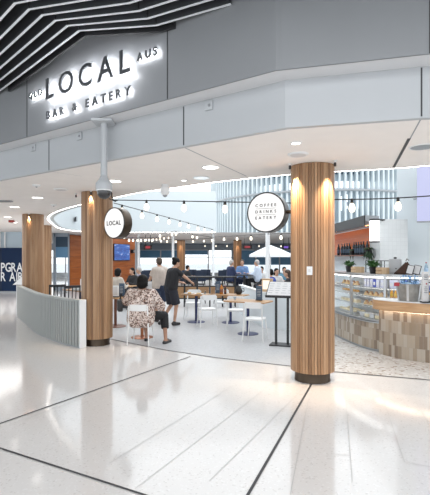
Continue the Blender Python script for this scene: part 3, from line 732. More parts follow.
t = thing('service_counter', 'curved beige tiled service counter with thick timber top lit along its underside', 'counter', (3.9, 7.0, 0))
b = MB(); b.strip(front, .0, .814, .10); b.build('tiled_face', M['tile'], t, smooth=False, local=False)
topf = catmull([(2.91, 7.74), (2.80, 7.64), (2.775, 7.42), (2.99, 7.06), (3.36, 6.76), (4.0, 6.50), (5.2, 6.36)], 6)
back = [(5.2, 6.93), (4.6, 7.08), (3.55, 7.33), (3.2, 7.52)]
b = MB(); b.prism(topf + back, .815, .975, .012); b.build('timber_top', M['timber'], t, smooth=False, local=False)
b = MB(); b.prism(offset(topf, .006) + back, .976, .992); b.build('stone_top', M['white'], t, smooth=False, local=False)
b = MB(); b.strip(offset(front, -.05), .796, .812, -.02); b.build('light_strip', emat('counter_led', (1, .80, .60), 9), t, smooth=False, local=False)

t = thing('display_case', 'curved glass food display case with lit shelves and grey steel frame on the tiled plinth', 'display case', (3.0, 8.5, .545))
b = MB(); b.strip(offset(case_front, -.02), 1.36, 1.405, .62); b.build('top_panel', M['steel'], t, smooth=False, local=False)
b = MB(); b.strip(offset(case_front, .60), .55, 1.36, .02); b.build('back_panel', M['white'], t, smooth=False, local=False)
b = MB(); b.strip(offset(case_front, .0), .546, .575, .60); b.build('deck', M['steel'], t, smooth=False, local=False)
b = MB(); b.strip(offset(case_front, .0), .575, 1.36, .008); b.build('glass_front', M['case_glass'], t, smooth=False, local=False)
b = MB(); b.strip(offset(case_front, .05), 1.335, 1.355, .05); b.build('light_strip', emat('case_led', (1, .97, .93), 4), t, smooth=False, local=False)
LEV = (.577, .80, .98, 1.15)
for z in LEV[1:]:
    b = MB(); b.strip(offset(case_front, .12), z - .012, z, .45); b.build('shelf', M['case_glass'] if z > 2 else M['white'], t, smooth=False, local=False)
    b = MB(); b.strip(offset(case_front, .112), z - .016, z + .004, .007); b.build('shelf_edge', M['steel'], t, smooth=False, local=False)
    b = MB(); b.strip(offset(case_front, .13), z - .020, z - .013, .015); b.build('shelf_light', emat('shelf_led', (1, .95, .88), 4), t, smooth=False, local=False)
for px in (351, 385, 434):
    p, d = on_line(px, case_front); MB().box((*(p + Vector((-d.y, d.x)) * .01), .97), (.045, .05, .80), math.atan2(d.y, d.x), .004).build('post', M['steel'], t, smooth=False, local=False)
for px in (336.0,):
    p, d = on_line(px, case_front); MB().box((*(p + Vector((-d.y, d.x)) * .3), .97), (.012, .58, .78), math.atan2(d.y, d.x)).build('divider', M['case_glass'], t, smooth=False, local=False)

# food: every piece its own thing
def muffin(p, label, g, top):
    t = thing('muffin', label, 'muffin', p, 0, g)
    MB().lathe([(.028, 0), (.036, .045)], seg=12).build('paper_cup', M['paper'], t); MB().ball((0, 0, .05), (.042, .042, .03), 10).build('crown', top, t)
def sandwich(p, label, g, filling, rz):
    t = thing('sandwich', label, 'sandwich', p, rz, g); w_ = .055
    def wedge(y0, y1): return MB().xprism([(-.065, y0, 0), (.065, y0, 0), (.0, y0, .085)], (0, y1 - y0, 0))
    for y in (-w_ / 2, .008): wedge(y, y + .018).build('bread', bread, t, smooth=False)
    wedge(-.008, .007).build('filling', filling, t, smooth=False)
def bottle(p, label, g, body, cap, h=.22, r=.032, lab=None, name='bottle', cat='bottle'):
    t = thing(name, label, cat, p, 0, g)
    MB().lathe([(r * .9, 0), (r, .01), (r, h * .58), (r * .85, h * .70), (r * .36, h * .84), (r * .36, h * .93)], seg=12).build('body', body, t)
    MB().lathe([(r * .44, h * .92), (r * .44, h), (0, h)], seg=10).build('cap', cap, t)
    if lab: MB().lathe([(r * 1.03, h * .18), (r * 1.03, h * .50)], seg=12).build('paper_label', lab, t)
def carton(p, label, g, m, m2, rz, d=(.07, .05, .15)):
    t = thing('drink_carton', label, 'carton', p, rz, g)
    MB().box((0, 0, d[2] / 2), d, bev=.004).build('body', m, t, smooth=False); MB().box((0, -d[1] / 2 - .001, d[2] * .45), (d[0] * .7, .003, d[2] * .4)).build('front_panel', m2, t, smooth=False)
def box_pack(p, label, g, m, rz):
    t = thing('cake_box', label, 'food box', p, rz, g)
    MB().box((0, 0, .03), (.12, .10, .06), bev=.004).build('tray', m, t, smooth=False); MB().box((0, 0, .068), (.114, .094, .014), bev=.004).build('lid', M['paper'], t, smooth=False)
bread = mat('bread', (.62, .42, .22), .8); crust = mat('pastry', (.55, .30, .09), .6, noise=.3, nscale=30); choc = mat('chocolate', (.09, .035, .015), .5)
ham = mat('filling_pink', (.60, .25, .20), .7); green = mat('filling_green', (.20, .36, .08), .7); yel = mat('yellow_label', (.78, .50, .06), .5); cream = mat('cream', (.80, .68, .46), .6)
lav = mat('lavender', (.55, .55, .68), .4); bl = mat('blue_can', (.03, .06, .40), .3); rd_ = mat('red_pack', (.42, .04, .05), .4); clear = glassmat('water_bottle', (.72, .82, .90), .12); orange = mat('orange_juice', (.80, .38, .03), .35)
Lc = [0]
for a, c in zip(case_front, case_front[1:]): Lc.append(Lc[-1] + (Vector(c) - Vector(a)).length)
def case_at(s_, dep):
    for i in range(len(Lc) - 1):
        if Lc[i + 1] >= s_:
            a, c = Vector(case_front[i]), Vector(case_front[i + 1]); d = (c - a).normalized(); return a + d * (s_ - Lc[i]) + Vector((-d.y, d.x)) * dep, math.atan2(d.y, d.x)
place = ['bottom', 'second', 'third', 'top']
sA = .55; sB = Lc[[i for i, p in enumerate(case_front) if p[1] < 8.55][0]]; sC = Lc[[i for i, p in enumerate(case_front) if p[1] < 7.76][0]]
secs = [(sA, sB - .1, 'first glass bay, half behind the large column'), (sB + .1, sC - .08, 'middle glass bay'), (sC + .1, Lc[-1] - .65, 'glass bay behind the bottle tub')]
rn = random.Random(3)
for si, (s0, s1, where) in enumerate(secs):
    for li, z in enumerate(LEV):
        kind = [['muffin', 'cake', 'muffin', 'sand'], ['cake', 'sand', 'sand', 'can'], ['cake', 'juice', 'juice', 'can']][si][li]
        step = .135 if kind in ('cake', 'sand') else .10
        n_ = max(3, int((s1 - s0) / step)); g = '%s shelf of the %s' % (place[li], where)
        for k in range(n_):
            for dep in ((.22,) if li else (.16, .34)):
                p, a = case_at(s0 + (s1 - s0) * (k + .5) / n_, dep); pos = (*p, z + .001)
                loc_ = 'on the %s shelf of the %s' % (place[li], where.split(',')[0])
                if kind == 'muffin': muffin(pos, 'small golden muffin ' + loc_, g, crust if li == 2 else cream)
                elif kind == 'sand': sandwich(pos, 'triangular sandwich ' + loc_, g, (ham, green)[k % 2] if False else ham, a + .2)
                elif kind == 'cake': box_pack(pos, 'pale boxed cake ' + loc_, g, (cream, bread, M['paper'])[si] if li else (M['paper'], cream)[k % 2], a)
                elif kind == 'juice': bottle(pos, 'orange juice bottle ' + loc_, g, orange, M['paper'], .15, .03, yel, 'juice_bottle')
                elif kind == 'can': carton(pos, ('blue' if (k % 5) == 3 else 'lavender white') + ' drink carton ' + loc_, g, bl if (k % 5) == 3 else lav, M['paper'], a)

# ------------------------------------------------------------------ things on top of the case and counter
def plant(p, label, h, spread, leafm, n=60, seed=1, hang=0):
    r = random.Random(seed); t = thing('potted_plant', label, 'plant', p)
    MB().lathe([(.055, 0), (.075, .12), (.08, .125), (.07, .125), (.06, .11), (0, .11)], seg=16).build('pot', M['black'], t)
    b = MB()
    for k in range(n):
        a = r.uniform(0, 6.28); e = r.uniform(.3, 1.3); ln = h * r.uniform(.6, 1.05)
        if hang and k % 2: e = r.uniform(-1.1, .1); ln = hang * r.uniform(.5, 1)
        d = Vector((math.cos(a) * math.cos(e) * spread, math.sin(a) * math.cos(e) * spread, math.sin(e) * ln / 1.0))
        o_ = Vector((math.cos(a) * .03, math.sin(a) * .03, .11)); side = Vector((-math.sin(a), math.cos(a), 0)) * (.018 + .01 * r.random())
        m_ = o_ + d * .55 + Vector((0, 0, .03)); e_ = o_ + d
        v1, v2, v3, v4 = b.v(o_), b.v(m_ + side), b.v(e_ - Vector((0, 0, .02))), b.v(m_ - side); b.face([v1, v2, v3, v4])
    o = b.build('foliage', leafm, t, smooth=False)
def top_at(px, dep):  # a spot on top of the case
    p, d = on_line(px, case_front); n_ = Vector((-d.y, d.x)); return p + n_ * dep, math.atan2(d.y, d.x)
p, a = top_at(340, .2); plant((*p, 1.406), 'bushy green potted plant on the display case, right behind the large column', .17, .17, M['leaf'], 70, 2)
p, a = top_at(364, .2); plant((*p, 1.406), 'bright green potted plant on the middle of the display case', .19, .19, M['leaf'], 90, 5)
def crate(p, a, label, d):
    t = thing('wooden_crate', label, 'crate', p, a)
    for z in (.03, .09): MB().box((0, -d[1] / 2, z), (d[0], .012, .05)).build('slat', M['ply'], t, smooth=False); MB().box((0, d[1] / 2, z), (d[0], .012, .05)).build('slat', M['ply'], t, smooth=False)
    for x in (-1, 1): MB().box((x * (d[0] / 2 - .006), 0, .06), (.012, d[1] - .013, .12)).build('end_board', M['ply'], t, smooth=False)
    MB().box((0, 0, .008), (d[0] - .03, d[1] - .013, .014)).build('bottom_board', M['ply'], t, smooth=False)
p, a = top_at(347.5, .22); crate((*p, 1.406), a, 'wooden crate on the display case between the two potted plants', (.20, .18, .12))
p, a = top_at(373.5, .22); crate((*p, 1.406), a, 'pale wooden crate on the display case beside the grey till', (.16, .16, .12))
def rack(px, label):
    p, a = top_at(px, .52); t = thing('wire_rack', label, 'rack', (*p, 1.406), a)
    for y in (-.05, .05): MB().tube([(-.2, y, 0), (-.2, y, .24), (.2, y, .24), (.2, y, 0)], .010, 6).build('hoop', M['black'], t)
    for z in (.08, .16): MB().box((0, 0, z), (.39, .10, .008)).build('tray', M['grey_metal'], t, smooth=False)
rack(350, 'black wire rack on the display case behind the wooden crate'); rack(367, 'black wire rack on the display case behind the bright green plant')
p, a = top_at(389.5, .36); t = thing('till_screen', 'grey square till screen standing on the display case', 'till', (*p, 1.406), a - .25)
MB().box((0, 0, .01), (.16, .14, .02), bev=.005).build('stand', M['grey_metal'], t, smooth=False); MB().box((0, 0, .15), (.24, .05, .26), bev=.01).build('body', M['fascia_low'], t, smooth=False)
MB().lathe([(0, .0), (.012, .0)], seg=12, M=Matrix.Translation((0.03, -.027, .10)) @ Matrix.Rotation(R(90), 4, 'X')).build('badge', M['black'], t); MB().box((.0, 0, .295), (.05, .03, .03), bev=.006).build('scanner', M['black'], t, smooth=False)
p, a = top_at(403, .25); t = thing('paper_bag', 'slumped dark brown bag on the display case beside the till', 'bag', (*p, 1.406), a)
b = MB(); b.xprism([(-.17, -.06, 0), (.13, -.06, 0), (.13, -.06, .07), (.10, -.06, .21), (.06, -.06, .24), (-.05, -.06, .12)], (0, .12, 0)); bmesh.ops.bevel(b.bm, geom=b.bm.edges[:], offset=.02, segments=2, affect='EDGES'); b.build('bag_body', mat('brown_bag', (.055, .022, .012), .7, noise=.3, nscale=12), t)
MB().tube([(.05, -.02, .235), (.06, -.02, .28), (.10, -.02, .25)], .008, 6).build('bag_twist', mat('bag_twist', (.05, .02, .012), .7), t)
for k, px in enumerate((411, 418)):
    p, a = top_at(px, .16); t = thing('menu_card', 'black framed white card on the display case, %s the brown bag' % ('just beside' if k == 0 else 'second from'), 'card stand', (*p, 1.406), a - .3)
    q = Matrix.Translation((0, 0, .085)) @ Matrix.Rotation(R(-14), 4, 'X') @ Matrix.Rotation(R(12), 4, 'Y')
    MB().box((0, 0, 0), (.12, .014, .165), M=q).build('frame', M['black'], t, smooth=False); MB().box((0, 0, 0), (.10, .004, .145), M=q @ Matrix.Translation((0, -.008, 0))).build('card', M['paper'], t, smooth=False); MB().box((0, .04, .006), (.08, .09, .012)).build('foot', M['black'], t, smooth=False)
# tub of water bottles on the timber counter
tp = P(409, 300, 7.12); tz = .993; t = thing('ice_tub', 'grey metal tub crowded with water bottles on the timber counter', 'tub', (tp.x, tp.y, tz))
MB().lathe([(0, .006), (.155, .006), (.165, 0), (.205, .27), (.213, .275), (.213, .285), (.20, .285), (.195, .27), (.155, .02), (0, .02)], seg=28).build('tub_wall', mat('galvanised', (.30, .29, .27), .45, metal=.55, noise=.25, nscale=9), t)
for k in range(6): a = k * 1.047; MB().box((0, 0, 0), (.012, .035, .27), M=Matrix.Translation((.189 * math.cos(a), .189 * math.sin(a), .14)) @ Matrix.Rotation(a, 4, 'Z') @ Matrix.Rotation(R(8.5), 4, 'Y')).build('stave', M['steel'], t, smooth=False)
kk = 0
for ring, n_ in ((.05, 3), (.125, 8)):
    for k in range(n_):
        a = k * 6.283 / n_ + ring * 9; kk += 1
        bottle((tp.x + ring * math.cos(a), tp.y + ring * math.sin(a), tz + .15 + .02 * (kk % 3)), 'clear water bottle with a pale blue label standing in the grey metal tub', 'water bottles in the metal tub', clear, mat('cap_blue', (.15, .30, .55), .4) if kk == 1 else bpy.data.materials['cap_blue'], .235, .031, mat('label_blue', (.45, .62, .80), .5) if kk == 1 else bpy.data.materials['label_blue'])
p = P(398, 287, 6.98); t = thing('red_sachet', 'small red packet tucked in the rim of the metal tub', 'packet', (p.x - .02, p.y, tz + .25), .3)
b = MB(); b.box((0, 0, .03), (.10, .014, .06), bev=.004); b.build('packet_body', rd_, t, smooth=False); MB().box((0, 0, .065), (.10, .005, .012)).build('seal', M['paper'], t, smooth=False)
# white menu tower and black rack at the end of the counter
p = P(425.2, 304, 6.80); t = thing('menu_tower', 'slim white printed display stand with a red dot on the counter beside the metal tub', 'display stand', (p.x, p.y, .993), -.1)
MB().box((0, 0, .01), (.13, .13, .02), bev=.004).build('base', M['black'], t, smooth=False); MB().box((0, 0, .255), (.10, .05, .47), bev=.004).build('panel', M['paper'], t, smooth=False)
MB().lathe([(0, 0), (.012, 0)], seg=14, M=Matrix.Translation((.01, -.0265, .30)) @ Matrix.Rotation(R(90), 4, 'X')).build('red_dot', rd_, t)
for z, w_ in ((.44, .06), (.42, .07), (.40, .05), (.37, .06), (.25, .03), (.22, .05), (.19, .04), (.16, .05)): MB().box((0, -.0265, z), (w_, .002, .008)).build('print_line', M['blind_dark'], t, smooth=False)
p = P(434.8, 305, 6.75); t = thing('snack_rack', 'black wire snack rack at the end of the timber counter', 'rack', (p.x, p.y, .993), -.1)
for x in (-.08, .08):
    for y in (-.07, .07): MB().tube([(x, y, 0), (x, y, .46)], .008, 6).build('upright', M['black'], t)
for z in (.02, .17, .32): MB().box((0, 0, z), (.18, .16, .012)).build('shelf', M['black'], t, smooth=False)
for i, z in enumerate((.03, .18, .33)):
    for x in (-.045, .045):
        q = (p.x + x * math.cos(-.1), p.y + x * math.sin(-.1), .993 + z - .001)
        carton(q, 'small packet on the %s shelf of the black snack rack' % ['lowest', 'middle', 'top'][i], 'packets on the snack rack', [M['grey_metal'], bl, M['paper']][i], M['paper'], -.1, (.06, .05, .10))
p, a = top_at(428, .2)
for k in range(2): bottle((p.x + k * .1, p.y - .03 * k, 1.406), '%s water bottle standing on the steel top of the case beyond the framed cards' % ['first', 'second'][k], 'bottles on the case top', clear, rd_ if k == 0 else bl, .22, .032, bpy.data.materials['label_blue'])

# ------------------------------------------------------------------ back bar
BA, BB = Vector((4.10, 15.4)), Vector((4.05, 11.14)); dB = (BB - BA).normalized(); aB = math.atan2(dB.y, dB.x)
t = thing('back_bar_panel', 'glowing orange timber panel on the back bar wall above the bottle shelf', 'wall panel', (4.0, 13, 1.8))
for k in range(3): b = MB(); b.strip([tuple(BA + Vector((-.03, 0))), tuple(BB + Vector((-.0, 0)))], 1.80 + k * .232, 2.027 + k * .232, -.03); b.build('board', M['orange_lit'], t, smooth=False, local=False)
b = MB(); b.box((3.93, 13.25, 1.765), (.26, 4.2, .03)); tag(b.build('bottle_shelf', M['walnut'], None, smooth=False), 'long dark timber shelf of bottles under the orange panel', 'shelf')
t = thing('bar_canopy', 'dark sloping canopy beam over the orange back bar panel', 'canopy', (3.9, 13, 2.5))
MB().xprism([(3.62, 10.42, 2.62), (3.975, 10.42, 2.50), (3.975, 10.42, 2.72), (3.62, 10.42, 2.74)], (0.02, 5.0, 0)).build('beam', M['grey_metal'], t, smooth=False, local=False)
MB().box((3.62, 12.9, 2.60), (.03, 5.0, .26)).build('front_edge', M['black'], t, smooth=False, local=False)
b = MB(); b.box((3.90, 12.9, 2.535), (.03, 4.8, .015)); b.build('light_strip', emat('canopy_led', (1, .40, .16), 10), t, smooth=False, local=False)
dk = mat('wine_glass', (.012, .02, .03), .12); foil = mat('foil', (.10, .10, .12), .3)
bx = [338.6, 342, 344.5, 347, 349.5, 354, 356.2, 358.6, 361, 363.5, 367.3]
for k, px in enumerate(bx):
    Y = 3.92 / ((px - CX) / FPX); bottle((3.92, Y, 1.782), '%s dark wine bottle along the shelf under the orange panel, counted from the large column' % ordn[k], 'wine bottles on the back bar shelf', dk, foil, .36, .045, M['blind_dark'])
plant((3.86, 3.86 / ((368.8 - CX) / FPX), 1.782), 'dark trailing plant hanging from the end of the bottle shelf', .10, .14, M['leaf_dark'], 80, 9, .45)
plant((3.86, 3.86 / ((352 - CX) / FPX), 1.782), 'dark trailing plant between the wine bottles on the shelf', .08, .06, M['leaf_dark'], 50, 11, .35)
# lantern box sign
p = P(374.5, 231, 10.25); t = thing('lantern_sign', 'white glowing lantern box with black caps beside the tiled wall', 'lantern', (p.x, p.y, 2.07), 0)
MB().lathe([(0, 0), (.118, 0), (.118, .03), (.11, .03)], seg=4 * 8).build('bottom_cap', M['black'], t); MB().lathe([(.112, .03), (.112, .52)], seg=32).build('shade', emat('lantern_glow', (1, .99, .97), 1.2), t)
MB().lathe([(.118, .52), (.118, .56), (0, .56)], seg=32).build('top_cap', M['black'], t); MB().tube([(.1, 0, .54), (.24, .0, .54), (.24, .15, .54)], .018, 8).build('bracket', M['black'], t)
# wall tiles behind, bar top under the shelf
t = thing('bar_bench', 'white work bench along the back bar wall under the bottle shelf', 'bench', (3.8, 13, 0)); MB().box((3.72, 12.95, .45), (.48, 4.8, .88), bev=.005).build('carcass', M['white'], t, smooth=False, local=False); MB().box((3.70, 12.95, .91), (.54, 4.85, .035), bev=.005).build('worktop', M['steel'], t, smooth=False, local=False)
# ------------------------------------------------------------------ chairs and tables
def chair(x, y, rz, label, m='chair', group='white metal chairs', name='bistro_chair'):
    t = thing(name, label, 'chair', (x, y, .003), rz, group); mm = M[m]
    sq = [(.20 * math.copysign(abs(math.cos(a)) ** .5, math.cos(a)), .20 * math.copysign(abs(math.sin(a)) ** .5, math.sin(a))) for a in [k * math.pi / 14 for k in range(28)]]
    MB().prism(sq, .435, .458, .006).build('seat', mm, t)
    for s in (-1, 1):
        MB().tube([(s * .215, .20, 0), (s * .185, .165, .30), (s * .175, .15, .437)], [.011, .014, .014], 10).build('leg', mm, t)
        MB().tube([(s * .215, -.235, 0), (s * .19, -.19, .44), (s * .188, -.205, .60), (s * .185, -.232, .775)], [.011, .015, .015, .013], 10).build('leg', mm, t)
    a_ = [(.20 * math.sin(q), -.262 + .05 * (1 - math.cos(q)) * 1.6) for q in [(-1 + k / 6) * 1.0 for k in range(13)]]
    b = MB(); b.strip(a_, .675, .80, .016); b.build('backrest', mm, t)
    MB().tube([(-.17, .13, .428), (.17, .13, .428), (.17, -.17, .428), (-.17, -.17, .428)], .010, 8, True).build('seat_frame', mm, t)
    return t
chair(-1.46, 8.50, R(-6), 'white metal chair under the seated woman in the leaf-print blouse')
chair(.84, 8.92, R(-20), 'white metal chair at the table beside the black menu lectern, its back towards the hall')
chair(.50, 10.40, R(-4), 'white metal chair between the lectern table and the table carrying an amber bottle')
chair(-.20, 10.66, R(14), 'white metal chair with its back to the hall at the table the waitress serves')
chair(-.62, 12.0, R(172), 'white metal chair facing the hall beyond the table the waitress serves')
chair(.22, 12.2, R(185), 'white metal chair facing the hall beyond the table carrying an amber bottle')
def slat_chair(x, y, rz, label):
    t = thing('dining_chair', label, 'chair', (x, y, .003), rz, 'black slat-back chairs behind the fluted screen'); mm = M['black']
    MB().box((0, 0, .45), (.44, .42, .035), bev=.008).build('seat', mm, t)
    for s in (-1, 1):
        MB().tube([(s * .20, .19, 0), (s * .20, .18, .44)], .018, 8).build('leg', mm, t); MB().tube([(s * .21, -.22, 0), (s * .21, -.20, .45), (s * .21, -.25, .93)], .020, 8).build('leg', mm, t)
    MB().box((0, -.247, .90), (.44, .03, .07), bev=.006).build('backrest', mm, t)
    for k in range(3): MB().tube([(-.10 + k * .10, -.20, .46), (-.10 + k * .10, -.245, .88)], .014, 6).build('spindle', mm, t)
for x, y, a, lab in ((-4.62, 12.55, 25, 'closest to the covered column'), (-4.10, 12.15, 35, 'closest to the LOCAL sign column')): slat_chair(x, y, R(a), 'black slat-back chair behind the fluted screen, ' + lab)
def table(x, y, rz, label, w_=1.0, d=.6, ped='navy', top='tabletop', h=.745, base=.235, group=None, disc=None):
    t = thing('bistro_table', label, 'table', (x, y, .003), rz, group)
    sx, sy = w_ / 2, d / 2; c = .05
    poly = [(-sx + c, -sy), (sx - c, -sy), (sx, -sy + c), (sx, sy - c), (sx - c, sy), (-sx + c, sy), (-sx, sy - c), (-sx, -sy + c)]
    MB().prism(poly, h - .03, h, .006).build('tabletop', M[top], t, smooth=False)
    MB().lathe([(base, 0), (base, .012), (base * .9, .02), (.05, .03), (0, .03)], seg=32).build('base_disc', M[disc or ped], t)
    MB().tube([(0, 0, .02), (0, 0, h - .03)], .034, 16).build('pedestal', M[ped], t)
    MB().prism([(-.12, -.12), (.12, -.12), (.12, .12), (-.12, .12)], h - .040, h - .0305).build('mount_plate', M[ped], t, smooth=False)
    return t
M['copper'] = mat('copper', (.40, .17, .09), .3, metal=.8)
table(.738, 9.62, R(-30), 'timber table on a navy pedestal, closest to the black menu lectern')
table(.41, 11.30, R(-30), 'timber table on a navy pedestal with an amber bottle on it', .9, .5)
table(-.50, 11.40, R(-30), 'timber table on a navy pedestal that the waitress in black is serving', .7, .5)
table(-1.56, 9.20, R(-12), 'small timber table with a copper base in front of the seated woman', .62, .56, 'copper')
table(-2.47, 10.67, R(-30), 'timber table on a dark walnut pedestal just behind the LOCAL sign column', .75, .7, 'walnut', base=.26)
table(-4.05, 12.95, R(-40), 'timber table behind the fluted screen carrying a white menu stand', 1.1, .6)
table(-3.08, 14.8, R(-8), 'timber table of the diners beneath the television', .65, .6, 'black')

def menu_stand(x, y, z, rz, label, m, h=.24, w_=.13):
    t = thing('menu_stand', label, 'menu stand', (x, y, z), rz)
    MB().box((0, 0, .01), (w_ + .02, .08, .02), bev=.004).build('foot', M['black'], t, smooth=False)
    MB().box((0, 0, h / 2 + .02), (w_, .018, h), bev=.003).build('board', m, t, smooth=False)
    MB().box((0, -.0105, h / 2 + .02), (w_ * .7, .003, h * .75)).build('sheet', M['paper'] if m != M['paper'] else M['white_wall'], t, smooth=False)
menu_navy = mat('menu_navy', (.05, .09, .15), .4)
def dark_menu(x, y, z, rz, label):
    t = thing('menu_stand', label, 'menu stand', (x, y, z), rz)
    MB().box((0, 0, .01), (.15, .09, .02), bev=.004).build('foot', M['black'], t, smooth=False)
    MB().box((0, 0, .17), (.14, .03, .31), bev=.004).build('board', menu_navy, t, smooth=False)
    for k in range(5): MB().box((0, -.017, .10 + k * .035), (.08, .003, .010)).build('print_line', M['fascia_low'], t, smooth=False)
dark_menu(.99, 9.64, .75, -.3, 'upright dark blue menu on the table closest to the lectern')
dark_menu(.08, 11.55, .75, -.2, 'upright dark blue menu on the table with the amber bottle')
dark_menu(-2.30, 10.62, .75, -.3, 'upright dark blue menu on the walnut pedestal table')
menu_stand(-2.42, 10.45, .75, -.2, 'upright white menu card on the walnut pedestal table', M['white'], .26, .16)
menu_stand(-3.95, 12.93, .75, -.2, 'upright white menu card on the table behind the fluted screen', M['white'], .30, .22)
t = thing('napkin_box', 'low white napkin box beside the menu card behind the fluted screen', 'box', (-4.02, 12.63, .75), -.5)
MB().box((0, 0, .05), (.34, .20, .10), bev=.012).build('box_body', M['white'], t); MB().box((0, 0, .107), (.24, .10, .014), bev=.004).build('napkins', M['paper'], t)
bottle((.17, 11.34, .748), 'amber bottle standing on a table beside the upright dark menu', None, mat('amber', (.45, .16, .02), .25), M['black'], .27, .045, M['walnut'])
bottle((.27, 11.40, .748), 'dark sauce bottle standing beside the amber bottle', None, M['black'], rd_, .22, .035, M['walnut'])
t = thing('dark_jug', 'round dark jug on the far corner of the amber bottle table', 'jug', (.62, 11.26, .748))
MB().lathe([(.05, 0), (.09, .04), (.10, .10), (.07, .17), (.055, .20), (.065, .22), (.05, .215), (.04, .19), (0, .18)], seg=20).build('jug_body', M['black'], t); MB().tube([(.09, 0, .16), (.14, 0, .15), (.14, 0, .08), (.095, 0, .06)], .010, 8).build('handle', M['black'], t)
def plate(x, y, z, label, food):
    t = thing('plate', label, 'plate', (x, y, z)); MB().lathe([(.07, 0), (.12, .014), (.125, .018), (.115, .016), (.068, .006), (0, .006)], seg=24).build('dish', M['white'], t)
    b = MB(); r = random.Random(int(x * 77)); [b.ball((r.uniform(-.05, .05), r.uniform(-.05, .05), .022), (.03, .028, .018), 8) for k in range(5)]; b.build('food', food, t)
plate(-.70, 11.46, .748, 'white plate of brown food near the waitress', crust); plate(-.42, 11.30, .748, 'white plate of food in the middle of the served table', bread)
plate(-1.60, 9.28, .748, 'white plate in front of the seated woman', crust)
def tumbler(x, y, z, label):
    t = thing('tumbler', label, 'glass', (x, y, z)); MB().lathe([(.028, 0), (.036, .11), (.033, .11), (.026, .008), (0, .008)], seg=16).build('glass_wall', M['glass'], t); MB().lathe([(.0255, .009), (.031, .075), (0, .075)], seg=16).build('drink', clear, t)
tumbler(-.26, 11.24, .748, 'drinking glass on the corner of the served table'); tumbler(.45, 9.72, .748, 'drinking glass on the table closest to the lectern')

# ------------------------------------------------------------------ menu lectern
t = thing('menu_lectern', 'black two-post menu lectern with a sloping white menu beside the large column', 'lectern', (1.29, 8.38, .003), R(-20))
MB().box((0, 0, .012), (.42, .30, .024), bev=.004).build('base_plate', M['black'], t, smooth=False)
for x in (-.10, .13): MB().box((x, 0, .51), (.045, .035, .98), bev=.004).build('post', M['black'], t, smooth=False)
q = Matrix.Translation((0, .03, 1.08)) @ Matrix.Rotation(R(38), 4, 'X')
MB().box((0, 0, 0), (.56, .44, .03), M=q, bev=.004).build('board', M['black'], t, smooth=False)
so = MB(); so.box((0, 0, 0), (.52, .40, .006), M=q @ Matrix.Translation((0, 0, .018))); so = so.build('menu_sheet', M['paper'], t, smooth=False)
for i in range(4):
    for k in range(5): MB().box((0, 0, 0), (.10 - .02 * ((i + k) % 3), .010, .002), M=q @ Matrix.Translation((-.20 + i * .13, .14 - k * .065, .0222))).build('print_line', M['grey_metal'], so, smooth=False)
MB().box((0, 0, 0), (.56, .02, .05), M=q @ Matrix.Translation((0, -.225, .02))).build('lip', M['black'], t, smooth=False)

# ------------------------------------------------------------------ low divider, lit planter box, high bench, stools
t = thing('low_divider', 'low white divider wall running back from the lectern towards the parasol', 'divider', (1, 10.3, 0))
b = MB(); b.strip([(.75, 13.4), (1.15, 10.50), (2.15, 9.85)], .0, .85, .10); b.build('panel', M['white_wall'], t, smooth=False, local=False)
b = MB(); b.strip(offset([(.75, 13.4), (1.15, 10.50), (2.15, 9.85)], -.015), .85, .875, .13); b.build('cap', M['white'], t, smooth=False, local=False)
p = P(264, 285, 10.6); t = thing('timber_box', 'pale timber box with a lit white front on the low divider', 'box', (p.x + .06, 10.50, .876), -.35)
MB().box((0, .05, .15), (.26, .09, .30), bev=.005).build('case', M['ply'], t, smooth=False); MB().box((-.02, -.002, .17), (.17, .012, .22)).build('lit_panel', emat('box_glow', (1, .86, .66), .9, .3), t, smooth=False); MB().box((0, .05, .31), (.28, .12, .018), bev=.003).build('lid', M['ply'], t, smooth=False)
t = thing('high_bench', 'long black framed high bench with timber panels behind the cafe tables', 'bench', (-.5, 15, .003))
MB().box((0.1, 0, 1.035), (2.3, .42, .05), bev=.006).build('benchtop', M['black'], t, smooth=False)
for k in range(6):
    x = -1.0 + k * .44
    for y in (-.16, .16): MB().box((x, y, .51), (.045, .045, 1.0)).build('leg', M['black'], t, smooth=False)
MB().box((.1, -.16, .30), (2.2, .035, .04)).build('foot_rail', M['black'], t, smooth=False); MB().box((.1, -.16, .72), (2.2, .035, .04)).build('mid_rail', M['black'], t, smooth=False)
for k in range(5): MB().box((-.78 + k * .44, 0, .50), (.38, .02, .40)).build('panel', M['tabletop'], t, smooth=False)
def stool(x, y, label, rz=0):
    t = thing('bar_stool', label, 'stool', (x, y, .003), rz, 'dark bar stools')
    MB().lathe([(.16, .70), (.18, .715), (.17, .745), (0, .75)], seg=20).build('seat', M['black'], t)
    for sx in (-1, 1):
        for sy in (-1, 1): MB().tube([(sx * .19, sy * .19, 0), (sx * .11, sy * .11, .705)], .013, 8).build('leg', M['black'], t)
    MB().tube([(.165, .165, .24), (-.165, .165, .24), (-.165, -.165, .24), (.165, -.165, .24)], .010, 6, True).build('foot_ring', M['black'], t)
stool(.62, 17.0, 'dark bar stool under the man in the navy suit'); stool(1.13, 17.78, 'dark bar stool under the man in the blue shirt'); stool(1.68, 16.9, 'dark bar stool under the grey-haired man in the pale shirt')
stool(-.55, 16.1, 'empty dark bar stool behind the high bench, towards the waitress'); stool(.15, 16.1, 'empty dark bar stool behind the high bench, towards the navy suit')
t = thing('bar_table', 'tall black bar table between the three seated men', 'table', (1.13, 16.62, .003))
MB().lathe([(.34, 1.02), (.35, 1.03), (.35, 1.05), (0, 1.05)], seg=28).build('tabletop', M['black'], t); MB().tube([(0, 0, .02), (0, 0, 1.02)], .04, 12).build('pedestal', M['black'], t); MB().lathe([(.26, 0), (.26, .015), (.04, .03), (0, .03)], seg=24).build('base_disc', M['black'], t)
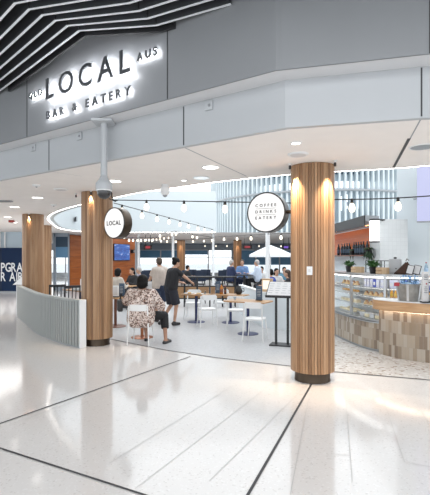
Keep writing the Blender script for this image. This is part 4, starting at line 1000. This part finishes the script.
def armchair(px, Y, label, rz=0, m='lounge_fabric'):
    t = thing('lounge_chair', label, 'armchair', ((px - CX) / FPX * Y, Y, .003), rz, 'dark lounge chairs by the windows')
    MB().box((0, 0, .34), (.62, .6, .20), bev=.03).build('seat', M[m], t); MB().box((0, -.28, .66), (.66, .12, .56), bev=.03).build('backrest', M[m], t)
    for s in (-1, 1):
        MB().box((s * .34, .0, .46), (.09, .62, .22), bev=.02).build('armrest', M[m], t)
        for y in (-.24, .24): MB().tube([(s * .27, y, 0), (s * .25, y * .9, .25)], .018, 8).build('leg', M['black'], t)
M['lounge_fabric'] = cloth('lounge_fabric', (.025, .04, .075))
for k, px in enumerate((186, 193, 200, 207, 222, 229)): armchair(px, 27 + (k % 2) * 1.6, 'dark blue lounge chair by the windows, %s from the waitress' % ordn[k], .3 * (-1) ** k)
for k, px in enumerate((143, 150, 157)): armchair(px, 26 + k, 'dark blue lounge chair before the blue blind, %s from the television wall' % ordn[k], .2 * (-1) ** k)

# ------------------------------------------------------------------ parasol
Yp = 20.0; p = P(270.5, 258, Yp); t = thing('parasol', 'open white parasol beyond the seated men', 'parasol', (p.x, Yp, .003), R(20))
b = MB(); ap = b.v((0, 0, 2.30)); n8 = 8; R1 = 1.05
mid = [b.v((R1 * .5 * math.cos(k * math.pi / 4), R1 * .5 * math.sin(k * math.pi / 4), 2.10)) for k in range(8)]; rimv = [b.v((R1 * math.cos(k * math.pi / 4), R1 * math.sin(k * math.pi / 4), 1.86)) for k in range(8)]; low_ = [b.v((R1 * 1.005 * math.cos(k * math.pi / 4), R1 * 1.005 * math.sin(k * math.pi / 4), 1.74)) for k in range(8)]
for k in range(8):
    j = (k + 1) % 8; b.face([ap, mid[k], mid[j]]); b.face([mid[k], rimv[k], rimv[j], mid[j]]); b.face([rimv[k], low_[k], low_[j], rimv[j]])
co = b.build('canopy', M['canvas'], t, smooth=False); md = co.modifiers.new('s', 'SOLIDIFY'); md.thickness = .01
MB().tube([(0, 0, .1), (0, 0, 2.29)], .025, 10).build('pole', M['white'], t); MB().lathe([(.26, 0), (.26, .06), (.05, .10), (.04, .3), (0, .3)], seg=20).build('base', M['grey_metal'], t)
for k in range(8): MB().tube([(.02 * math.cos(k * .785), .02 * math.sin(k * .785), 2.16), (.98 * math.cos(k * .785), .98 * math.sin(k * .785), 1.87)], .009, 6).build('rib', M['white'], t)

# ------------------------------------------------------------------ television and hanging screens
def skyscreen():
    m = emat('tv_picture', (.1, .25, .7), .8, .05); nt = m.node_tree; b = nt.nodes['Principled BSDF']; L = nt.links.new
    tc = nt.nodes.new('ShaderNodeTexCoord'); mp = nt.nodes.new('ShaderNodeMapping'); mp.inputs['Scale'].default_value = (1.2, 1, 5); nz = nt.nodes.new('ShaderNodeTexNoise'); nz.inputs['Scale'].default_value = 1.4; nz.inputs['Distortion'].default_value = 1.2
    rp = nt.nodes.new('ShaderNodeValToRGB'); e = rp.color_ramp.elements; e[0].position = .40; e[0].color = (.012, .07, .36, 1); e[1].position = .74; e[1].color = (.75, .78, .95, 1); x = e.new(.60); x.color = (.04, .18, .60, 1)
    L(tc.outputs['Object'], mp.inputs['Vector']); L(mp.outputs['Vector'], nz.inputs['Vector']); L(nz.outputs['Fac'], rp.inputs['Fac']); L(rp.outputs['Color'], b.inputs['Emission Color']); return m
pa, dw = on_line(112.5, OW); pb, _ = on_line(128.3, OW); nrm = Vector((dw.y, -dw.x)); wd = (pb - pa).length; pc = (pa + pb) / 2 + nrm * .09
t = thing('television', 'wall television showing a blue sky picture on the orange timber wall', 'television', (*pc, 2.07), math.atan2(dw.y, dw.x))
MB().box((0, 0, 0), (wd, .07, 1.06), bev=.01).build('casing', M['black'], t, smooth=False); MB().box((0, -.037, 0), (wd - .06, .004, 1.0)).build('screen', skyscreen(), t, smooth=False); MB().box((0, .05, 0), (.4, .06, .3)).build('wall_bracket', M['black'], t, smooth=False)
pe, _ = on_line(131, OW); t = thing('wall_speaker', 'small dark speaker on the orange timber wall beside the television', 'speaker', (*(pe + nrm * .14), 2.15), math.atan2(dw.y, dw.x))
MB().box((0, 0, 0), (.22, .2, .24), bev=.02).build('cabinet', M['black'], t); MB().lathe([(.07, 0), (.08, .008), (.05, .002), (0, .0)], seg=16, M=Matrix.Translation((0, -.1, 0)) @ Matrix.Rotation(R(90), 4, 'X')).build('cone', M['grey_metal'], t); MB().box((0, .12, 0), (.06, .06, .06)).build('bracket', M['black'], t)
def hang_screen(px, py, Y, w_, h, label, col):
    p = P(px, py, Y); t = thing('hanging_screen', label, 'screen', p)
    MB().box((0, 0, 0), (w_, .10, h), bev=.01).build('casing', M['black'], t, smooth=False); MB().box((0, -.053, 0), (w_ * .55, .004, h * .5)).build('display', emat('screen_%d' % px, col, .7, .05), t, smooth=False)
    for x in (-w_ * .3, w_ * .3): MB().tube([(x, 0, h / 2), (x, 0, CEIL - p.z)], .015, 6).build('hanger', M['black'], t)
hang_screen(148, 247.3, 24, .46, .26, 'dark hanging screen with a red display near the television', (.5, .03, .04))
hang_screen(247.3, 247, 28, .66, .26, 'dark hanging screen with a red display behind the slim timber column and seated men', (.4, .03, .04))
hang_screen(286, 247.2, 27, .50, .26, 'dark hanging screen with a violet display behind the parasol', (.25, .12, .75))
t = thing('linear_grille', 'long dark slot grille in the far ceiling above the seated men', 'vent', (*Cc(254, 236.6), CEIL)); MB().box((0, 0, -.012), (1.25, .2, .024)).build('frame', M['paper'], t, smooth=False); MB().box((0, 0, -.027), (1.2, .12, .006)).build('slot', M['black'], t, smooth=False)
# ------------------------------------------------------------------ people
def remesh(mb, name, mats, parent, vox, smooth=4, clip=None):
    me = mb.mesh('tmp'); o = bpy.data.objects.new('tmp', me); COL.objects.link(o)
    md = o.modifiers.new('r', 'REMESH'); md.mode = 'VOXEL'; md.voxel_size = vox
    if smooth: s = o.modifiers.new('s', 'SMOOTH'); s.factor = .5; s.iterations = smooth
    dg = bpy.context.evaluated_depsgraph_get(); dg.update(); out = bpy.data.meshes.new_from_object(o.evaluated_get(dg)); bpy.data.objects.remove(o); bpy.data.meshes.remove(me)
    out.name = name; out.materials.clear(); out.materials.append(mats); out.polygons.foreach_set('use_smooth', [True] * len(out.polygons))
    r = bpy.data.objects.new(name, out); COL.objects.link(r); r.parent = parent; return r
def V(*a): return Vector(a)
def stand():
    J = dict(pel=V(0, 0, .95), chest=V(0, -.01, 1.30), neck=V(0, 0, 1.45), head=V(0, .03, 1.61), face=V(0, 1, -.05))
    for s, n in ((-1, 'L'), (1, 'R')): J.update({'hip' + n: V(s * .09, 0, .92), 'kn' + n: V(s * .10, .03, .50), 'an' + n: V(s * .10, -.01, .08), 'sh' + n: V(s * .17, 0, 1.39), 'el' + n: V(s * .23, -.02, 1.12), 'wr' + n: V(s * .22, .09, .88)})
    return J
def sit(h=.46):
    J = dict(pel=V(0, -.02, h + .11), chest=V(0, 0, h + .44), neck=V(0, .01, h + .60), head=V(0, .05, h + .75), face=V(0, 1, -.1))
    for s, n in ((-1, 'L'), (1, 'R')): J.update({'hip' + n: V(s * .10, .0, h + .09), 'kn' + n: V(s * .13, .42, h + .06), 'an' + n: V(s * .13, .38, max(.08, h - .36)), 'sh' + n: V(s * .18, 0, h + .54), 'el' + n: V(s * .25, .10, h + .28), 'wr' + n: V(s * .14, .32, h + .33)})
    return J
def hand(b, wr, el, side, up=None):
    d = (wr - el).normalized(); x = d.cross(V(0, 0, 1)); x = x.normalized() if x.length > .2 else V(1, 0, 0); n_ = x.cross(d).normalized()
    c = wr + d * .05; b.cone(wr, wr + d * .03, .026, .030, 8); b.ball(c, (.036, .036, .028), 10)
    for k, (o_, ln) in enumerate(((-.027, .060), (-.009, .070), (.009, .066), (.027, .052))):
        a = wr + d * .078 + x * o_; m_ = a + d * ln * .55 - n_ * .010; e = m_ + (d * .7 - n_ * .7).normalized() * ln * .5
        b.cone(a, m_, .0095, .009, 7); b.cone(m_, e, .009, .0075, 7)
    s = -1 if (x.x * side) > 0 else 1; a = wr + d * .03 + x * s * .024; m_ = a + (d * .6 + x * s * .8).normalized() * .035; b.cone(a, m_, .012, .010, 7); b.cone(m_, m_ + d * .03, .010, .008, 7)
def person(label, x, y, rz, J, top, bottom, skin='skin', hair='hair', sleeve='short', legs='long', shoe='black', g=1.0, vox=.014, hairstyle='short', z=.003, group=None, bun=False, wideleg=0, extra=None):
    t = thing('person', label, 'person', (x, y, z), rz, group); b = MB(); sk = M[skin]; tw = g
    for n, s in (('L', -1), ('R', 1)):
        b.cone(J['hip' + n], J['sh' + n] + (J['chest'] - J['sh' + n]) * .35, .105 * tw, .09 * tw, 12); b.cone(J['neck'], J['sh' + n], .055, .052 * tw ** .5, 10)
        b.cone(J['sh' + n], J['el' + n], .048 * tw ** .6, .038 * tw ** .5, 10); b.cone(J['el' + n], J['wr' + n], .038 * tw ** .5, .024, 10); hand(b, J['wr' + n], J['el' + n], s)
        b.cone(J['hip' + n], J['kn' + n], .082 * tw ** .7, .055 * tw ** .5, 12); b.cone(J['kn' + n], J['an' + n], .053 * tw ** .5, .034, 10)
        f = (J['kn' + n] - J['an' + n]); f = V(J.get('toe' + n, V(0, 1, 0)).x, J.get('toe' + n, V(0, 1, 0)).y, 0).normalized()
        b.cone(J['an' + n] - f * .03 + V(0, 0, -.035), J['an' + n] + f * .13 + V(0, 0, -.05), .036, .026, 10)
    b.cone(J['pel'], J['chest'], .125 * tw, .125 * tw, 14); b.cone(J['chest'], J['neck'] - V(0, 0, .03), .10, .06, 12); b.cone(J['neck'] - V(0, 0, .02), J['head'] - V(0, 0, .04), .052, .050, 12)
    F_ = J['face'].normalized(); X_ = F_.cross(V(0, 0, 1)).normalized(); U_ = X_.cross(F_); Q = Matrix((X_, F_, U_)).transposed().to_4x4(); H = J['head']
    hp = lambda a, c, e: H + X_ * a + F_ * c + U_ * e
    b.ball(hp(0, -.01, .025), (.075, .094, .092), 14, Q); b.ball(hp(0, .022, -.045), (.056, .068, .068), 12, Q); b.cone(hp(0, .088, .01), hp(0, .105, -.025), .010, .014, 8)
    for s in (-1, 1): b.ball(hp(s * .077, -.005, -.005), (.010, .020, .030), 8, Q)
    b.ball(hp(0, .078, -.060), (.024, .012, .010), 8, Q)
    remesh(b, 'body', sk, t, vox, 3)
    for s in (-1, 1): MB().ball(hp(s * .030, .083, .008), (.011, .006, .006), 8, Q).build('eye', M['eye'], t)
    MB().ball(hp(0, .090, -.060), (.020, .004, .006), 8, Q).build('mouth', M['lip'], t)
    # hair
    h = MB(); h.ball(hp(0, -.025, .045), (.086, .098, .092), 14, Q); h.ball(hp(0, -.05, .0), (.080, .072, .085), 12, Q)
    if hairstyle == 'long': h.ball(hp(0, -.07, -.08), (.085, .055, .12), 12, Q); h.ball(hp(0, -.075, -.18), (.07, .045, .08), 12, Q)
    if hairstyle == 'bob': h.ball(hp(0, -.05, -.03), (.122, .095, .110), 12, Q); h.ball(hp(0, -.04, .05), (.115, .115, .105), 12, Q)
    if hairstyle == 'bun': h.ball(hp(0, -.12, .06), .045, 10)
    remesh(h, 'hair', M[hair], t, vox, 3)
    # top
    c = MB(); e = .016
    for n in 'LR':
        c.cone(J['hip' + n] + V(0, 0, .03), J['sh' + n] + (J['chest'] - J['sh' + n]) * .35, .105 * tw + e + .008, .09 * tw + e, 12); c.cone(J['neck'] - V(0, 0, .03), J['sh' + n], .055 + e, .054 * tw ** .5 + e, 10)
        if sleeve == 'long': c.cone(J['sh' + n], J['el' + n], .050 * tw ** .6 + e, .040 * tw ** .5 + e, 10); c.cone(J['el' + n], J['wr' + n], .040 * tw ** .5 + e, .028 + e * .6, 10, False)
        else: q = J['sh' + n].lerp(J['el' + n], .62 if sleeve == 'short' else 1.0); c.ball(J['sh' + n], .052 * tw ** .6 + e, 10); c.cone(J['sh' + n], q, .052 * tw ** .6 + e, .05 * tw ** .7 + e, 12, sleeve != 'short')
    c.cone(J['pel'] + V(0, 0, .03), J['chest'], .125 * tw + e, .125 * tw + e, 14); c.cone(J['chest'], J['neck'] - V(0, 0, .05), .11 + e, .06 + e, 12)
    if extra: extra(c, J)
    remesh(c, 'top', top, t, vox, 4)
    # trousers, shorts or skirt
    c = MB(); c.cone(J['pel'] - V(0, 0, .02), J['pel'] + V(0, 0, .06), .125 * tw + e + .002, .12 * tw + e, 14)
    for n in 'LR':
        c.ball(J['hip' + n], .09 * tw ** .8 + e, 12); k_ = J['kn' + n]
        if legs == 'long': c.cone(J['hip' + n], k_, .085 * tw ** .7 + e, .060 * tw ** .5 + e, 12); c.cone(k_, J['an' + n] + (k_ - J['an' + n]) * .06, .058 * tw ** .5 + e, .046 + e, 12, False)
        elif legs == 'crop': c.cone(J['hip' + n], k_, .085 * tw ** .7 + e, .062 * tw ** .5 + e, 12); c.ball(k_, .062 * tw ** .5 + e, 12); c.cone(k_, k_.lerp(J['an' + n], .55), .062 * tw ** .5 + e, .058 * tw ** .5 + e, 12, False)
        else: c.cone(J['hip' + n], J['hip' + n].lerp(k_, .92), .10 * tw ** .7 + e, .098 * tw ** .6 + e, 14, False)
    remesh(c, 'trousers' if legs != 'short' else 'shorts', bottom, t, vox, 3)
    for n in 'LR':
        f = V(J.get('toe' + n, V(0, 1, 0)).x, J.get('toe' + n, V(0, 1, 0)).y, 0).normalized(); a = J['an' + n]; c = MB()
        if shoe == 'sandal':
            c.cone(a - f * .045 + V(0, 0, -.066), a + f * .155 + V(0, 0, -.068), .046, .044, 10); o = remesh(c, 'sandal', M['black'], t, .012, 2)
            o.scale.z = 1; c = MB(); s_ = V(-f.y, f.x, 0); c.tube([a + f * .09 + s_ * .045 + V(0, 0, -.07), a + f * .085 + V(0, 0, -.012), a + f * .09 - s_ * .045 + V(0, 0, -.07)], .016, 8); c.build('strap', M['black'], o)
        else:
            c.cone(a - f * .035 + V(0, 0, -.035), a + f * .15 + V(0, 0, -.048), .048, .036, 10); c.cone(a, a + V(0, 0, -.03), .044, .046, 10); remesh(c, 'shoe', M['black'], t, .012, 2)
    return t

def leafprint():
    m = bpy.data.materials.new('leaf_print'); m.use_nodes = True; nt = m.node_tree; b = nt.nodes['Principled BSDF']; L = nt.links.new; tc = nt.nodes.new('ShaderNodeTexCoord')
    n1 = nt.nodes.new('ShaderNodeTexNoise'); n1.inputs['Scale'].default_value = 12; n1.inputs['Detail'].default_value = 3; n1.inputs['Distortion'].default_value = 2.2
    n2 = nt.nodes.new('ShaderNodeTexNoise'); n2.inputs['Scale'].default_value = 17; n2.inputs['Detail'].default_value = 2; n2.inputs['Distortion'].default_value = 3
    for n_ in (n1, n2): L(tc.outputs['Object'], n_.inputs['Vector'])
    r1 = nt.nodes.new('ShaderNodeValToRGB'); e = r1.color_ramp.elements; e[0].position = .44; e[0].color = (.27, .15, .11, 1); e[1].position = .52; e[1].color = (.72, .62, .57, 1); x = e.new(.36); x.color = (.09, .06, .055, 1)
    r2 = nt.nodes.new('ShaderNodeValToRGB'); r2.color_ramp.elements[0].position = .56; r2.color_ramp.elements[0].color = (1, 1, 1, 1); r2.color_ramp.elements[1].position = .62; r2.color_ramp.elements[1].color = (.16, .11, .10, 1)
    mx = nt.nodes.new('ShaderNodeMix'); mx.data_type = 'RGBA'; mx.blend_type = 'MULTIPLY'; mx.inputs[0].default_value = 1
    L(n1.outputs['Fac'], r1.inputs['Fac']); L(n2.outputs['Fac'], r2.inputs['Fac']); L(r1.outputs[0], mx.inputs[6]); L(r2.outputs[0], mx.inputs[7]); L(mx.outputs[2], b.inputs['Base Color']); b.inputs['Roughness'].default_value = .85; return m

# seated woman
J = sit(.46)
J.update(pel=V(0, -.04, .56), chest=V(.02, -.02, .90), neck=V(.03, .0, 1.06), head=V(.03, .04, 1.215), face=V(.12, 1, -.15), shL=V(-.21, -.01, 1.01), shR=V(.24, -.01, 1.01), elL=V(-.34, .10, .80), wrL=V(-.17, .36, .80), elR=V(.40, .08, .70), wrR=V(.26, .34, .81),
         hipL=V(-.12, .0, .55), hipR=V(.13, .0, .55), knL=V(-.06, .44, .52), anL=V(.02, .33, .085), knR=V(.40, .30, .53), anR=V(.47, .10, .085), toeL=V(-.2, 1, 0), toeR=V(.35, 1, 0))
def blouse(c, J):
    c.cone(V(-.10, -.07, .50), V(-.06, -.06, .86), .17, .17, 16); c.cone(V(.12, -.07, .50), V(.10, -.06, .86), .17, .17, 16); c.cone(V(-.12, -.10, .44), V(.14, -.10, .44), .11, .11, 14)
    for n, s in (('L', -1), ('R', 1)): c.cone(J['sh' + n], J['sh' + n].lerp(J['el' + n], .85), .085, .10, 14)
person('seated woman in a cream and brown leaf-print blouse, seen from behind on a white chair', -1.46, 8.50, R(-6), J, leafprint(), cloth('black_trousers', (.010, .010, .012)), 'skin_dark', 'hair', 'short', 'crop', 'sandal', 1.22, .010, 'bob', extra=blouse)
t = thing('shoulder_bag', 'dark bag hanging at the elbow of the seated woman', 'bag', (-1.93, 8.72, .62), .3)
b = MB(); b.prism([(-.05, -.12), (.05, -.12), (.05, .12), (-.05, .12)], 0, .24, .03); b.build('bag_body', M['black'], t); MB().tube([(0, -.08, .22), (.03, -.06, .36), (.03, .06, .36), (0, .08, .22)], .010, 6).build('strap', M['black'], t)
# waitress
J = stand()
J.update(pel=V(0, -.02, .95), chest=V(0, .04, 1.29), neck=V(0, .08, 1.43), head=V(0, .15, 1.57), face=V(.1, 1, -.5), shL=V(-.165, .06, 1.37), shR=V(.165, .06, 1.37), elR=V(.25, .27, 1.20), wrR=V(.20, .48, 1.08), elL=V(-.25, .18, 1.12), wrL=V(-.12, .40, 1.06), knR=V(.10, .08, .50), anR=V(.10, .02, .085), knL=V(-.10, .06, .50), anL=V(-.12, -.24, .10), hipL=V(-.09, -.02, .92), hipR=V(.09, -.02, .92))
person('standing waitress in black top and dark shorts leaning over a cafe table', -1.10, 10.86, R(-50), J, cloth('black_shirt', (.014, .014, .017)), cloth('dark_shorts', (.02, .022, .032)), 'skin', 'hair', 'short', 'short', 'shoe', 1.0, .011, 'bun')
J = stand(); J.update(head=V(0, .06, 1.58), face=V(.2, 1, -.3), elR=V(.24, .12, 1.12), wrR=V(.15, .34, 1.10), elL=V(-.24, .12, 1.12), wrL=V(-.15, .34, 1.10))
person('standing person in a pale beige top and navy skirt-length shorts behind the seated woman', -1.47, 11.5, R(35), J, cloth('beige_top', (.52, .45, .40)), cloth('navy_shorts', (.03, .045, .085)), 'skin', 'hair_brown', 'short', 'short', 'shoe', 1.1, .012, 'short')
# three men at the bar table
def stoolsit(): 
    J = sit(.75)
    for n in 'LR': J['an' + n] = V(J['an' + n].x, .30, .33)
    return J
person('seated man in a navy suit on a bar stool', .62, 17.0, R(-62), stoolsit(), cloth('navy_suit', (.018, .028, .075)), cloth('navy_trousers', (.015, .022, .055)), 'skin', 'hair_grey', 'long', 'long', 'shoe', 1.05, .018)
person('seated man in a mid-blue shirt facing the hall on a bar stool', 1.13, 17.78, R(172), stoolsit(), cloth('blue_shirt', (.13, .22, .40)), cloth('charcoal_trousers', (.02, .02, .025)), 'skin', 'hair_brown', 'long', 'long', 'shoe', 1.0, .018)
person('seated grey-haired man in a pale blue shirt on a bar stool', 1.68, 16.9, R(68), stoolsit(), cloth('pale_shirt', (.50, .57, .68)), cloth('dark_trousers', (.015, .016, .02)), 'skin', 'hair_grey', 'long', 'long', 'shoe', 1.08, .018)
# people round the parasol and other diners, each on a simple dark chair
def diner(label, px, Y, rz, top, hair='hair', style='short', skin='skin', sleeve='short', g=1.0):
    x = (px - CX) / FPX * Y
    chair(x, Y, rz, 'dark chair under the ' + label[0].lower() + label[1:], 'black', 'dark chairs of the distant diners', 'dining_chair')
    person(label, x, Y + .0, rz, sit(.465), top, M['blind_dark'] if False else DARKT, skin, hair, sleeve, 'long', 'shoe', g, .02, style)
DARKT = cloth('dark_cloth', (.02, .022, .03))
WH = cloth('white_cloth', (.62, .62, .62)); BL = cloth('cobalt_cloth', (.03, .07, .35)); BK = cloth('black_cloth', (.015, .015, .018)); GY = cloth('lilac_cloth', (.28, .27, .36)); BE = cloth('oat_cloth', (.50, .44, .38)); TE = cloth('teal_cloth', (.10, .22, .30))
diner('seated diner in an oat jumper with dark hair beneath the television', 117.5, 14.0, R(-35), BE, 'hair', 'bob', sleeve='long')
diner('seated diner in black with long dark hair near the television wall', 133, 15.6, R(140), BK, 'hair', 'long', sleeve='long')
diner('seated diner in a lilac grey top before the blue blind', 140, 16.4, R(110), GY, 'hair_grey', 'short')
diner('seated diner in a white top with black hair by the parasol', 276, 15.0, R(200), WH, 'hair', 'long')
diner('seated diner in a cobalt shirt below the parasol', 271.5, 13.9, R(60), BL, 'hair', 'short')
diner('seated diner in black with long brown hair beside the large column', 288.5, 13.2, R(80), BK, 'hair_brown', 'long')
diner('seated diner in teal beside the large column below the parasol', 284, 17.2, R(190), TE, 'hair', 'short')
diner('seated diner in black by the far windows right of the waitress', 187, 21, R(-60), BK, 'hair', 'short', sleeve='long')
diner('seated diner in a white shirt just before the parasol pole', 262, 18.2, R(150), WH, 'hair', 'short')
